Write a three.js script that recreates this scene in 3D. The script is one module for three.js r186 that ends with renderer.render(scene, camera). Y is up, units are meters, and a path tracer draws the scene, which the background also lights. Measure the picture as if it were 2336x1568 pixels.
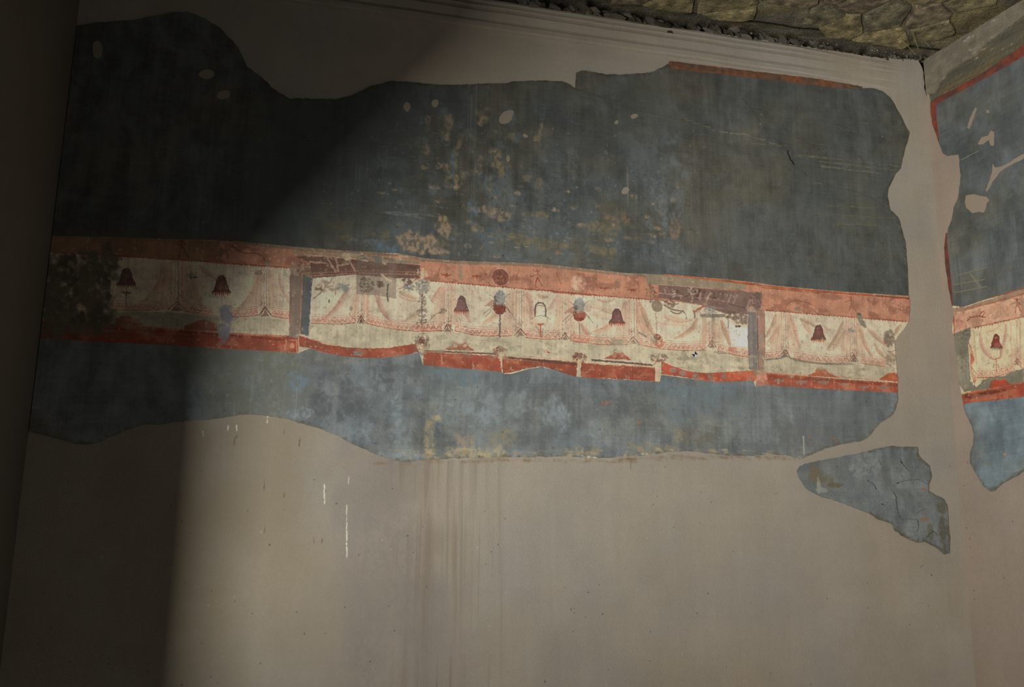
import * as THREE from 'three';
import { mergeGeometries } from 'three/addons/utils/BufferGeometryUtils.js';
import { RectAreaLightUniformsLib } from 'three/addons/lights/RectAreaLightUniformsLib.js';

// ---------------------------------------------------------------- camera, daylight, exposure
const scene = new THREE.Scene();
const R = Math.PI / 180;
const EYE = new THREE.Vector3(0, 1.6, 5.0);          // eye height 1.6 m, 5 m from the painted wall
const PITCH = 12.384 * R, YAW = -13.93 * R, ROLL = 0.779 * R, FOCAL = 2250;   // focal length in pixels of a 2336 x 1568 frame
const camera = new THREE.PerspectiveCamera(2 * Math.atan(784 / FOCAL) / R, 2336 / 1568, 0.05, 60);
camera.position.copy(EYE);
camera.rotation.set(PITCH, YAW, ROLL, 'YXZ');

scene.background = new THREE.Color(0.55, 0.68, 0.85);   // plain daylight sky outside the passage window

// Daylight: the room opens on its left side, through a long low opening, onto a narrow passage; the passage has one window to the court.
const XL = -1.08, XR = 3.945, ZF = 6.25, HC = 4.81;     // left wall, right corner, front wall, ceiling
const OPEN = { z0: 2.47, z1: 5.9, sill: 0.84, head: 1.99 };
const COURT = { x: XL - 1.23, z0: 5.22, z1: 6.91, y0: 0.36, y1: 1.31 };
RectAreaLightUniformsLib.init();
const daylight = new THREE.RectAreaLight(new THREE.Color(1.0, 0.985, 0.96), 66, COURT.z1 - COURT.z0, COURT.y1 - COURT.y0);
daylight.name = 'court_daylight';
daylight.position.set(COURT.x, (COURT.y0 + COURT.y1) / 2, (COURT.z0 + COURT.z1) / 2);
daylight.lookAt(COURT.x + 5, (COURT.y0 + COURT.y1) / 2, (COURT.z0 + COURT.z1) / 2);
scene.add(daylight);
// Added fill: unseen front-wall window with a bluish area light that cools the shade.
const FILLWIN = { x0: 2.3, x1: 3.3, y0: 3.1, y1: 3.8 };
const coolFill = new THREE.RectAreaLight(new THREE.Color(0.5, 0.8, 1.0), 0.7, FILLWIN.x1 - FILLWIN.x0, FILLWIN.y1 - FILLWIN.y0);
coolFill.name = 'added_cool_fill';
coolFill.position.set((FILLWIN.x0 + FILLWIN.x1) / 2, (FILLWIN.y0 + FILLWIN.y1) / 2, ZF + 0.02);
coolFill.lookAt((FILLWIN.x0 + FILLWIN.x1) / 2, (FILLWIN.y0 + FILLWIN.y1) / 2, 0);
scene.add(coolFill);

const renderer = new THREE.WebGLRenderer({ antialias: true });
renderer.toneMapping = THREE.LinearToneMapping;
renderer.toneMappingExposure = 2.0;
renderer.shadowMap.enabled = true;

// ---------------------------------------------------------------- helpers
let seed = 7;
const rnd = () => { seed = (seed + 0x6d2b79f5) | 0; let t = Math.imul(seed ^ (seed >>> 15), 1 | seed); t = (t + Math.imul(t ^ (t >>> 7), 61 | t)) ^ t; return ((t ^ (t >>> 14)) >>> 0) / 4294967296; };
const rr = (a, b) => a + (b - a) * rnd();
const clamp = (v, a = 0, b = 1) => v < a ? a : v > b ? b : v;
const sst = (a, b, v) => { const t = clamp((v - a) / (b - a)); return t * t * (3 - 2 * t); };
const LAT = new Float32Array(65536); for (let i = 0; i < 65536; i++) LAT[i] = rnd();
function vn(x, y) {                                     // value noise 0..1
  const ix = Math.floor(x), iy = Math.floor(y); let fx = x - ix, fy = y - iy;
  fx = fx * fx * (3 - 2 * fx); fy = fy * fy * (3 - 2 * fy);
  const a = (iy & 255) << 8, b = ((iy + 1) & 255) << 8, c = ix & 255, d = (ix + 1) & 255;
  const p = LAT[a | c], q = LAT[a | d], r = LAT[b | c], s = LAT[b | d];
  return p + (q - p) * fx + (r + (s - r) * fx - p - (q - p) * fx) * fy;
}
function fbm(x, y, o = 4) { let s = 0, a = 0.5, n = 0; for (let i = 0; i < o; i++) { s += a * vn(x + i * 17.3, y + i * 31.7); n += a; a *= 0.5; x *= 2.03; y *= 2.03; } return s / n; }

// Survey of the two painted walls: a point measured on the photograph becomes metres on the wall it lies on.
const camM = new THREE.Matrix4().makeRotationFromEuler(camera.rotation);
const dir = (px, py) => new THREE.Vector3((px - 1168) / FOCAL, -(py - 784) / FOCAL, -1).applyMatrix4(camM);
function PB(px, py) { const d = dir(px, py), t = EYE.z / -d.z; return [d.x * t, EYE.y + d.y * t]; }          // back wall: x, y
const SPLAY = 7.4 * R, RN = new THREE.Vector3(-Math.cos(SPLAY), 0, Math.sin(SPLAY)), RU = new THREE.Vector3(Math.sin(SPLAY), 0, Math.cos(SPLAY)), RC = new THREE.Vector3(XR, 0, 0);
function PR(px, py) { const d = dir(px, py), t = RC.clone().sub(EYE).dot(RN) / d.dot(RN), q = d.multiplyScalar(t).add(EYE).sub(RC); return [q.dot(RU), q.y]; }   // right wall: metres from corner, y

// ---- pigment textures: colours are written as seen in full daylight on the wall and brought to base colour by GAIN
const GAIN = 1.6;
const toLin = (c) => { c = clamp(c / 255); return c <= 0.04045 ? c / 12.92 : ((c + 0.055) / 1.055) ** 2.4; };
const toS = (l) => 255 * (l <= 0.0031308 ? 12.92 * l : 1.055 * l ** (1 / 2.4) - 0.055);
const GT = new Uint8Array(1024); for (let i = 0; i < 1024; i++) GT[i] = clamp(Math.round(toS(Math.min(1, toLin(i / 4) * GAIN))), 0, 255);
const pig = (r, g, b) => new THREE.Color().setRGB(Math.min(1, toLin(r) * GAIN), Math.min(1, toLin(g) * GAIN), Math.min(1, toLin(b) * GAIN));
class Pigment {
  constructor(x0, y0, x1, y1, w, h) { Object.assign(this, { x0, y0, x1, y1, w, h }); this.d = new Float32Array(w * h * 3); }
  each(f, bx0 = this.x0, by0 = this.y0, bx1 = this.x1, by1 = this.y1) {
    const { w, h, x0, y0 } = this, sx = (this.x1 - x0) / w, sy = (this.y1 - y0) / h;
    const i0 = clamp(Math.floor((bx0 - x0) / sx), 0, w), i1 = clamp(Math.ceil((bx1 - x0) / sx), 0, w), j0 = clamp(Math.floor((by0 - y0) / sy), 0, h), j1 = clamp(Math.ceil((by1 - y0) / sy), 0, h);
    for (let j = j0; j < j1; j++) for (let i = i0; i < i1; i++) f(x0 + (i + 0.5) * sx, y0 + (j + 0.5) * sy, (j * w + i) * 3);
  }
  mix(k, c, a) { const d = this.d; d[k] += (c[0] - d[k]) * a; d[k + 1] += (c[1] - d[k + 1]) * a; d[k + 2] += (c[2] - d[k + 2]) * a; }
  mul(k, m) { const d = this.d; d[k] *= m; d[k + 1] *= m; d[k + 2] *= m; }
  // a patch of other matter with a ragged rim
  blob([cx, cy], rx, ry, c, a = 1, rag = 0.6, f = 14, soft = 0.25, turn = 0) {
    const m = Math.max(rx, ry) * (1 + rag), co = Math.cos(turn), si = Math.sin(turn), o = cx * 7.1 + cy * 3.3;
    this.each((x, y, k) => {
      const dx = x - cx, dy = y - cy, u = (dx * co + dy * si) / rx, v = (-dx * si + dy * co) / ry;
      const q = Math.sqrt(u * u + v * v); if (q > 1 + rag) return;
      const e = q + (fbm(x * f + o, y * f, 4) - 0.5) * 2 * rag, t = 1 - sst(1 - soft, 1 + soft, e);
      if (t > 0) this.mix(k, c, Math.min(1, t * a * (0.75 + 0.5 * vn(x * 90, y * 90)) * (rag > 0.84 ? 0.42 + 0.85 * sst(0.4, 0.58, fbm(x * 70, y * 52 + o, 3)) : 1)));
    }, cx - m, cy - m, cx + m, cy + m);
  }
  // runs of wash that came down the wall
  run([cx, cy], len, wid, c, a, f = 140) {
    this.each((x, y, k) => {
      const u = (x - cx) / wid, v = (cy - y) / len; if (Math.abs(u) > 1 || v < 0 || v > 1) return;
      const s = sst(0.52, 0.8, vn(x * f, y * 1.3 + 9) * 0.7 + vn(x * f * 2.7, y * 3) * 0.3 + 0.12 * (1 - Math.abs(u)) - 0.12 * v);
      if (s > 0) this.mix(k, c, s * a);
    }, cx - wid, cy - len, cx + wid, cy);
  }
  // takes a painting over with the unsteady edge that a dry brush leaves on lime
  fromCanvas(cv, shake = 5) { const s = cv.getContext('2d').getImageData(0, 0, this.w, this.h).data, W = this.w, H = this.h; for (let j = 0; j < H; j++) for (let i = 0; i < W; i++) { const u = clamp(Math.round(i + ((vn(i * 0.09, j * 0.09) - 0.5) + (vn(i * 0.31 + 50, j * 0.31) - 0.5) * 0.7) * shake), 0, W - 1), q = clamp(Math.round(H - 1 - j + ((vn(i * 0.09 + 90, j * 0.09) - 0.5) + (vn(i * 0.31, j * 0.31 + 70) - 0.5) * 0.7) * shake), 0, H - 1), p = (q * W + u) * 4, k = (j * this.w + i) * 3; this.d[k] = s[p]; this.d[k + 1] = s[p + 1]; this.d[k + 2] = s[p + 2]; } }
  toCanvas(cv) { const g = cv.getContext('2d'), im = g.createImageData(this.w, this.h), s = im.data; for (let j = 0; j < this.h; j++) for (let i = 0; i < this.w; i++) { const p = ((this.h - 1 - j) * this.w + i) * 4, k = (j * this.w + i) * 3; s[p] = this.d[k]; s[p + 1] = this.d[k + 1]; s[p + 2] = this.d[k + 2]; s[p + 3] = 255; } g.putImageData(im, 0, 0); }
  texture() {
    const n = this.w * this.h, o = new Uint8Array(n * 4);
    for (let i = 0; i < n; i++) { for (let c = 0; c < 3; c++) o[i * 4 + c] = GT[clamp((this.d[i * 3 + c] * 4) | 0, 0, 1023)]; o[i * 4 + 3] = 255; }
    const t = new THREE.DataTexture(o, this.w, this.h, THREE.RGBAFormat); t.colorSpace = THREE.SRGBColorSpace; t.magFilter = THREE.LinearFilter; t.minFilter = THREE.LinearMipmapLinearFilter; t.needsUpdate = true; this.d = null; return t;
  }
}
function greyTexture(w, h, f) {
  const o = new Uint8Array(w * h * 4);
  for (let j = 0; j < h; j++) for (let i = 0; i < w; i++) { const v = clamp(f(i / w, j / h)) * 255, k = (j * w + i) * 4; o[k] = o[k + 1] = o[k + 2] = v; o[k + 3] = 255; }
  const t = new THREE.DataTexture(o, w, h, THREE.RGBAFormat); t.magFilter = THREE.LinearFilter; t.wrapS = t.wrapT = THREE.RepeatWrapping; t.needsUpdate = true; return t;
}
// relief of hand-floated plaster, one metre to a side (256 lattice steps wrap at 1)
const reliefPlaster = greyTexture(1024, 1024, (u, v) => { const p = (n, o) => vn(u * n + o, v * n + o); return 0.34 * (vn(u * 256, v * 256)) + 0.26 * vn(u * 256 * 0.5 % 256, v * 128) + 0.4 * fbm(u * 256 / 16, v * 256 / 16, 4); });
const reliefRough = greyTexture(512, 512, (u, v) => 0.5 * fbm(u * 16, v * 16, 5) + 0.5 * Math.abs(vn(u * 64, v * 64) - 0.5) * 2);
function relief(t, sx, sy) { const c = t.clone(); c.repeat.set(sx, sy); c.needsUpdate = true; return c; }
const mats = {};
function matte(map, bump, bumpScale, rough = 0.93) { return new THREE.MeshStandardMaterial({ map, bumpMap: bump, bumpScale, roughness: rough, metalness: 0 }); }
const flat = (c, rough = 0.95) => new THREE.MeshStandardMaterial({ color: c, roughness: rough });

function mesh(name, geo, mat, parent) { const m = new THREE.Mesh(geo, mat); m.name = name; m.castShadow = m.receiveShadow = true; (parent || scene).add(m); return m; }
function tag(o, label, category, group, kind) { if (label) o.userData.label = label; if (category) o.userData.category = category; if (group) o.userData.group = group; if (kind) o.userData.kind = kind; return o; }
const box = (x0, x1, y0, y1, z0, z1) => { const g = new THREE.BoxGeometry(x1 - x0, y1 - y0, z1 - z0); g.translate((x0 + x1) / 2, (y0 + y1) / 2, (z0 + z1) / 2); return g; };
function uvPlanar(g, b) { const p = g.attributes.position, uv = new Float32Array(p.count * 2); for (let i = 0; i < p.count; i++) { uv[2 * i] = (p.getX(i) - b.x0) / (b.x1 - b.x0); uv[2 * i + 1] = (p.getY(i) - b.y0) / (b.y1 - b.y0); } g.setAttribute('uv', new THREE.BufferAttribute(uv, 2)); return g; }
// uv in metres on whichever plane a face looks along
function uvMetres(g0) { const g = g0.index ? g0.toNonIndexed() : g0, p = g.attributes.position, n = g.attributes.normal, uv = new Float32Array(p.count * 2); for (let i = 0; i < p.count; i++) { const ax = Math.abs(n.getX(i)), ay = Math.abs(n.getY(i)), az = Math.abs(n.getZ(i)); const [a, b] = az >= ax && az >= ay ? [p.getX(i), p.getY(i)] : ax >= ay ? [p.getZ(i), p.getY(i)] : [p.getX(i), p.getZ(i)]; uv[2 * i] = a; uv[2 * i + 1] = b; } g.setAttribute('uv', new THREE.BufferAttribute(uv, 2)); return g; }
function slab(pts, z0, z1, b, holes = []) {
  const s = new THREE.Shape(pts.map(([x, y]) => new THREE.Vector2(x, y)));
  for (const h of holes) s.holes.push(new THREE.Path(h.map(([x, y]) => new THREE.Vector2(x, y))));
  const g = new THREE.ExtrudeGeometry(s, { depth: z1 - z0, bevelEnabled: false }); g.translate(0, 0, z0);
  return uvPlanar(g, b);
}
// broken edge: subdivide and roughen a measured line (photo pixels)
function ragged(pts, amp = 1.6, step = 5) {
  const out = [];
  for (let i = 0; i < pts.length - 1; i++) {
    const [x0, y0] = pts[i], [x1, y1] = pts[i + 1], L = Math.hypot(x1 - x0, y1 - y0), n = Math.max(1, Math.round(L / step));
    for (let k = 0; k < n; k++) { const t = k / n; let x = x0 + (x1 - x0) * t, y = y0 + (y1 - y0) * t; if (k || i) { x += (fbm(x * 0.11, y * 0.11 + 5, 3) - 0.5) * 2.6 * amp; y += (fbm(x * 0.11 + 40, y * 0.11, 3) - 0.5) * 2.6 * amp; } out.push([x, y]); }
  }
  out.push(pts[pts.length - 1]); return out;
}
const onB = (pts) => pts.map(([x, y]) => PB(x, y)), onR = (pts) => pts.map(([x, y]) => PR(x, y));
const rev = (a) => a.slice().reverse();
function sliceX(path, x0, x1) {          // part of a left-to-right line between two x
  const at = (x) => { for (let i = 0; i < path.length - 1; i++) { const [a, b] = path[i], [c, d] = path[i + 1]; if (x >= a && x <= c) return [x, b + (d - b) * (x - a) / (c - a || 1)]; } return x < path[0][0] ? path[0] : path[path.length - 1]; };
  return [at(x0), ...path.filter(([x]) => x > x0 + 0.5 && x < x1 - 0.5), at(x1)];
}
console.log('helpers');

// ---------------------------------------------------------------- plaster of the room
const PLASTER = [149, 140, 125];
function plasterBase(T, tint = PLASTER, ox = 0) {
  T.each((x, y, k) => {
    const X = x + ox, c = fbm(X * 1.1, y * 1.1, 4) - 0.5, m = fbm(X * 6, y * 5, 3) - 0.5, s = vn(X * 41 + c * 3, y * 1.3 + m * 2) - 0.5, hs = vn(X * 3.7 + m * 2, y * 53 + c * 4) - 0.5, g = vn(X * 330, y * 330) - 0.5, w = fbm(X * 2.3 + 30, y * 2.1, 3) - 0.5;
    const v = 1 + c * 0.1 + m * 0.08 + s * 0.02 + hs * 0.012 + g * 0.07;
    T.d[k] = tint[0] * v * (1 + w * 0.05); T.d[k + 1] = tint[1] * v; T.d[k + 2] = tint[2] * v * (1 - w * 0.09);
  });
}
const WB = { x0: XL, y0: 0, x1: XR, y1: 4.83 };
const TW = new Pigment(WB.x0, WB.y0, WB.x1, WB.y1, 2048, 1968);
plasterBase(TW);
{ // stains, runs and repairs of the modern plaster, where they stand on the wall
  const warm = [139, 128, 107], grey = [131, 123, 113], brown = [124, 111, 93];
  for (let i = 0; i < 46; i++) TW.blob(PB(rr(250, 770), rr(980, 1568)), rr(0.08, 0.2), rr(0.2, 0.5), warm, 0.2, 0.8, 7, 0.5);
  for (let i = 0; i < 34; i++) TW.blob(PB(rr(800, 1010), rr(1080, 1568)), rr(0.05, 0.16), rr(0.15, 0.45), grey, 0.22, 0.8, 7, 0.5);
  for (let i = 0; i < 150; i++) TW.blob([rr(XL, XR), rr(0.6, 4.75)], rr(0.06, 0.22), rr(0.06, 0.25), [[156, 147, 133], [140, 130, 116], [148, 137, 119], [144, 136, 124]][i & 3], 0.22, 0.9, 9, 0.5);      // floated in batches of slightly different lime
  for (const [px, w, a] of [[905, 0.05, 0.3], [950, 0.09, 0.5], [985, 0.1, 0.55], [1035, 0.06, 0.5], [1068, 0.07, 0.5], [930, 0.2, 0.35], [1100, 0.12, 0.28]]) TW.run(PB(px, 1050), 1.3, w, brown, a * 0.8, rr(25, 60));
  for (const [px, w, a] of [[1000, 0.1, 0.4], [1030, 0.05, 0.45]]) TW.run(PB(px, 1050), 0.5, w, [146, 130, 98], a * 0.6, 120);
  TW.run(PB(1052, 1060), 1.2, 0.012, [150, 138, 122], 0.7, 300); TW.run(PB(1062, 1090), 0.7, 0.006, [152, 140, 122], 0.6, 300);
  for (const [x, y0, y1, a] of [[740, 1105, 1148, 0.9], [791, 1150, 1200, 0.5], [791, 1205, 1262, 0.95], [791, 1262, 1275, 0.7], [463, 985, 1000, 0.6], [540, 973, 982, 0.8], [520, 974, 980, 0.7], [610, 952, 968, 0.6], [795, 1090, 1105, 0.35], [232, 1245, 1275, 0.3]])      // white paint drips
    for (let y = y0; y < y1; y += 4) if (rnd() < 0.75) TW.blob(PB(x + rr(-0.6, 0.6), y), 0.0032, rr(0.005, 0.012), [222, 212, 190], a, 0.4, 90, 0.4);
  for (let i = 0; i < 150; i++) TW.blob(PB(rr(60, 2200), rr(1060, 1568)), rr(0.002, 0.004), rr(0.002, 0.005), rnd() < 0.25 ? [185, 175, 158] : [78, 68, 58], rr(0.35, 0.8), 0.5, 90, 0.4);      // pits and specks
  for (const [x, y, h] of [[535, 1008, 14], [540, 998, 8], [683, 1010, 18], [603, 1110, 22], [648, 1130, 10], [716, 1232, 14], [735, 1235, 14], [648, 985, 12], [1439, 1060, 16], [604, 1210, 12]]) TW.blob(PB(x, y), 0.0035, h * 0.0013, [104, 92, 74], 0.5, 0.9, 70, 0.5);
  TW.blob(PB(1438, 1048), 0.03, 0.008, [100, 84, 66], 0.7, 0.7, 40, 0.4);
  for (let i = 0; i < 160; i++) { const x = rr(860, 1820); TW.blob(PB(x, 1046 + rr(0, 10) + (x < 960 ? 6 : x > 1450 ? -6 : 0)), rr(0.01, 0.04), rr(0.003, 0.009), [128, 110, 88], 0.3, 0.9, 30, 0.5); }    // earth-brown line left under the old plaster
  for (let i = 0; i < 40; i++) TW.blob(PB(rr(1100, 2080), rr(20, 170)), rr(0.1, 0.3), rr(0.04, 0.1), rnd() < 0.5 ? [136, 126, 115] : [146, 137, 120], 0.25, 0.9, 6, 0.5);
}
const wallTex = TW.texture();
const wallMat = matte(wallTex, relief(reliefPlaster, 5.0, 4.8), 0.0022);
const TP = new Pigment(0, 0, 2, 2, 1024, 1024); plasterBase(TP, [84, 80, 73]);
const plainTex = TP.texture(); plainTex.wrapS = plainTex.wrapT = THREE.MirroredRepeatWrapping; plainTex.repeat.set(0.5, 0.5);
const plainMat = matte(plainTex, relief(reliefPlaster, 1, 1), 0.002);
const darkPlasterTex = (() => { const T = new Pigment(0, 0, 2, 2, 512, 512); plasterBase(T, [46, 60, 76]); const t = T.texture(); t.wrapS = t.wrapT = THREE.MirroredRepeatWrapping; t.repeat.set(0.5, 0.5); return t; })();
const darkMat = matte(darkPlasterTex, relief(reliefPlaster, 1, 1), 0.003);
const earthMat = (() => { const T = new Pigment(0, 0, 2, 2, 512, 512); plasterBase(T, [50, 55, 62]); const t = T.texture(); t.wrapS = t.wrapT = THREE.MirroredRepeatWrapping; t.repeat.set(0.5, 0.5); return matte(t, relief(reliefRough, 1, 1), 0.008); })();
const rubbleTex = (() => { const T = new Pigment(0, 0, 1, 1, 512, 512); T.each((x, y, k) => { const v = 0.7 + 0.6 * fbm(x * 14, y * 14, 5) + (vn(x * 200, y * 200) - 0.5) * 0.2; T.d[k] = 96 * v; T.d[k + 1] = 88 * v; T.d[k + 2] = 74 * v; }); const t = T.texture(); t.wrapS = t.wrapT = THREE.MirroredRepeatWrapping; return t; })();
const coreMat = matte(rubbleTex, relief(reliefRough, 2, 2), 0.01);
console.log('plaster');

// ---------------------------------------------------------------- room shell
// back wall: its top edge is broken, and its right end is cracked away from the corner
const topEdge = ragged([[150, -135], [700, -62], [1120, 4], [1214, 20], [1300, 31], [1385, 43], [1500, 62], [1600, 72], [1700, 86], [1828, 105], [1914, 118], [2021, 133], [2094, 136]], 2.6, 6);
const topB = onB(topEdge).map(([x, y]) => [x, Math.min(y, 4.775)]);
topB[0][0] = XL;
const topAt = (x) => { for (let i = 0; i < topB.length - 1; i++) if (x >= topB[i][0] && x <= topB[i + 1][0]) return topB[i][1]; return topB[topB.length - 1][1]; };
const crack = [[0.026, 4.745], [0.016, 4.722], [0.009, 4.69], [0.012, 4.655], [0.008, 4.62], [0.013, 4.585], [0.005, 4.55]].map(([d, y]) => [XR - d, y]);
const wallPts = [[XL, 0], [XR, 0], [XR, crack[6][1] - 0.03], ...rev(crack), ...rev(topB)];
const wallBack = mesh('wall_back', slab(wallPts, -0.2, 0, WB), wallMat);
tag(wallBack, 'tall back wall of beige modern plaster around the big blue fresco', null, null, 'structure');
mesh('wall_core', mergeGeometries([uvMetres(box(XL - 0.3, XR + 0.5, 0, 5.1, -0.5, -0.2)), uvMetres(box(XR + 0.13, XR + 0.5, 0, 5.1, -0.2, 0.02))]), coreMat, wallBack);

// stucco cornice: plain bands parted by narrow fillets
{
  const yL = [PB(1500, 76)[1], PB(1500, 86.7)[1], PB(1500, 109)[1], PB(1500, 126.3)[1]], gz = 0.004;
  const prof = [[0, yL[3] - 0.005], [0.003, yL[3] - 0.003], [0.022, yL[3] + 0.003], [0.026, yL[3] + 0.012], [0.025, yL[2] - 0.008], [0.006, yL[2] - 0.005], [0.006, yL[2] + 0.003], [0.026, yL[2] + 0.007], [0.03, yL[1] - 0.009], [0.010, yL[1] - 0.005], [0.010, yL[1] + 0.003], [0.036, yL[1] + 0.008], [0.038, yL[0] - 0.009], [0.018, yL[0] - 0.005], [0.018, yL[0] + 0.003], [0.042, yL[0] + 0.008], [0.044, 4.705], [0.034, 4.722], [0, 4.728]];
  const N = 160, x1 = PB(2046, 160)[0], pos = [], idx = [], P = prof.length;
  for (let i = 0; i <= N; i++) { const x = XL + (x1 - XL) * i / N, fade = clamp((x1 - x) / 0.7), e = 0.25 * fade + 0.75 * Math.min(1, fade * 1.0), wob = (fbm(x * 3, 4.2, 3) - 0.5) * 0.006; for (const [z, y] of prof) pos.push(x, y + (z ? wob + (fbm(x * 9, y * 40, 2) - 0.5) * 0.003 : 0), z * Math.max(0.02, e) * (1 + (fbm(x * 5, y * 30, 2) - 0.5) * 0.25)); }
  for (let i = 0; i < N; i++) for (let j = 0; j < P - 1; j++) { const a = i * P + j, b = a + P; idx.push(a, b, a + 1, b, b + 1, a + 1); }
  let g = new THREE.BufferGeometry(); g.setAttribute('position', new THREE.Float32BufferAttribute(pos, 3)); g.setIndex(idx); g = g.toNonIndexed(); g.computeVertexNormals();
  const t = mesh('trim_1', uvPlanar(g, WB), wallMat); tag(t, 'plain beige stucco cornice of flat bands and fillets under the ceiling', null, null, 'structure');
}
// right wall, splayed out from the corner; local x runs from the corner towards the room's front
const rightRot = SPLAY - Math.PI / 2;
const RB = { x0: -0.35, y0: 0, x1: 1.25, y1: 4.84 };
const TR = new Pigment(RB.x0, RB.y0, RB.x1, RB.y1, 704, 2048); plasterBase(TR, [147, 132, 117], 11);
{
  for (const [x, y] of [[2205, 1205], [2212, 1230], [2214, 1250], [2216, 1273], [2222, 1348], [2223, 1368], [2207, 1056], [2199, 1108], [2151, 735], [2169, 1056], [2310, 1190], [2290, 1320]]) TR.blob(PR(x, y), 0.0035, 0.0045, [78, 68, 58], 0.7, 0.5, 60, 0.4);
  for (let i = 0; i < 40; i++) TR.blob([rr(0, 1), rr(0.6, 4.6)], rr(0.05, 0.2), rr(0.1, 0.3), rnd() < 0.5 ? [140, 126, 112] : [152, 137, 120], 0.35, 0.9, 7, 0.5);
}
const rightTex = TR.texture(); rightTex.wrapS = THREE.MirroredRepeatWrapping;
const wallRight = mesh('wall_right', uvPlanar(mergeGeometries([box(0, 6.5, 0, 4.772, -0.25, 0), box(0.02, 6.5, 4.7, 5.1, -0.4, -0.12)]), RB), matte(rightTex, relief(reliefPlaster, 1.6, 4.84), 0.0022));
wallRight.position.copy(RC); wallRight.rotation.y = rightRot;
tag(wallRight, 'right-hand plaster wall meeting the back wall at the corner', null, null, 'structure');

const T0 = 0.22;
const leftGeo = mergeGeometries([box(XL - T0, XL, 0, 5.1, -0.3, OPEN.z0), box(XL - T0, XL, 0, OPEN.sill, OPEN.z0, OPEN.z1), box(XL - T0, XL, OPEN.head, 5.1, OPEN.z0, OPEN.z1), box(XL - T0, XL, 0, 5.1, OPEN.z1, ZF + 0.3)].map(uvMetres));
tag(mesh('wall_left', leftGeo, plainMat), 'bare left-hand plaster wall in shade at the picture edge', null, null, 'structure');
tag(mesh('wall_front', mergeGeometries([box(XL - 0.3, FILLWIN.x0, 0, 5.1, ZF, ZF + 0.3), box(FILLWIN.x1, 5.6, 0, 5.1, ZF, ZF + 0.3), box(FILLWIN.x0, FILLWIN.x1, 0, FILLWIN.y0, ZF, ZF + 0.3), box(FILLWIN.x0, FILLWIN.x1, FILLWIN.y1, 5.1, ZF, ZF + 0.3)].map(uvMetres)), darkMat), 'front wall of the room behind the viewer', null, null, 'structure');  // the high window hole is added for the cool fill light
tag(mesh('floor', uvMetres(box(XL - 2.0, 5.6, -0.25, 0, -0.5, 8.2)), earthMat), 'grey stone-chip floor of the room', null, null, 'structure');
{ // the passage outside the opening
  const xo = COURT.x, t = 0.1, pass = mergeGeometries([
    box(xo - t, xo, 0, COURT.y0, 1.5, 8.1), box(xo - t, xo, COURT.y1, 2.9, 1.5, 8.1), box(xo - t, xo, COURT.y0, COURT.y1, 1.5, COURT.z0), box(xo - t, xo, COURT.y0, COURT.y1, COURT.z1, 8.1),
    box(xo - t, XL, 0, 2.9, 1.3, 1.5), box(xo - t, XL, 0, 2.9, 8.0, 8.2), box(xo - t, XL - T0 + 0.01, 2.8, 3.0, 1.3, 8.2), box(XL - T0, XL, 0, 2.9, ZF + 0.3, 8.1)].map(uvMetres));
  tag(mesh('wall_passage', pass, darkMat), 'dark passage beyond the opening in the left wall', null, null, 'structure');
}
console.log('shell');
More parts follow.
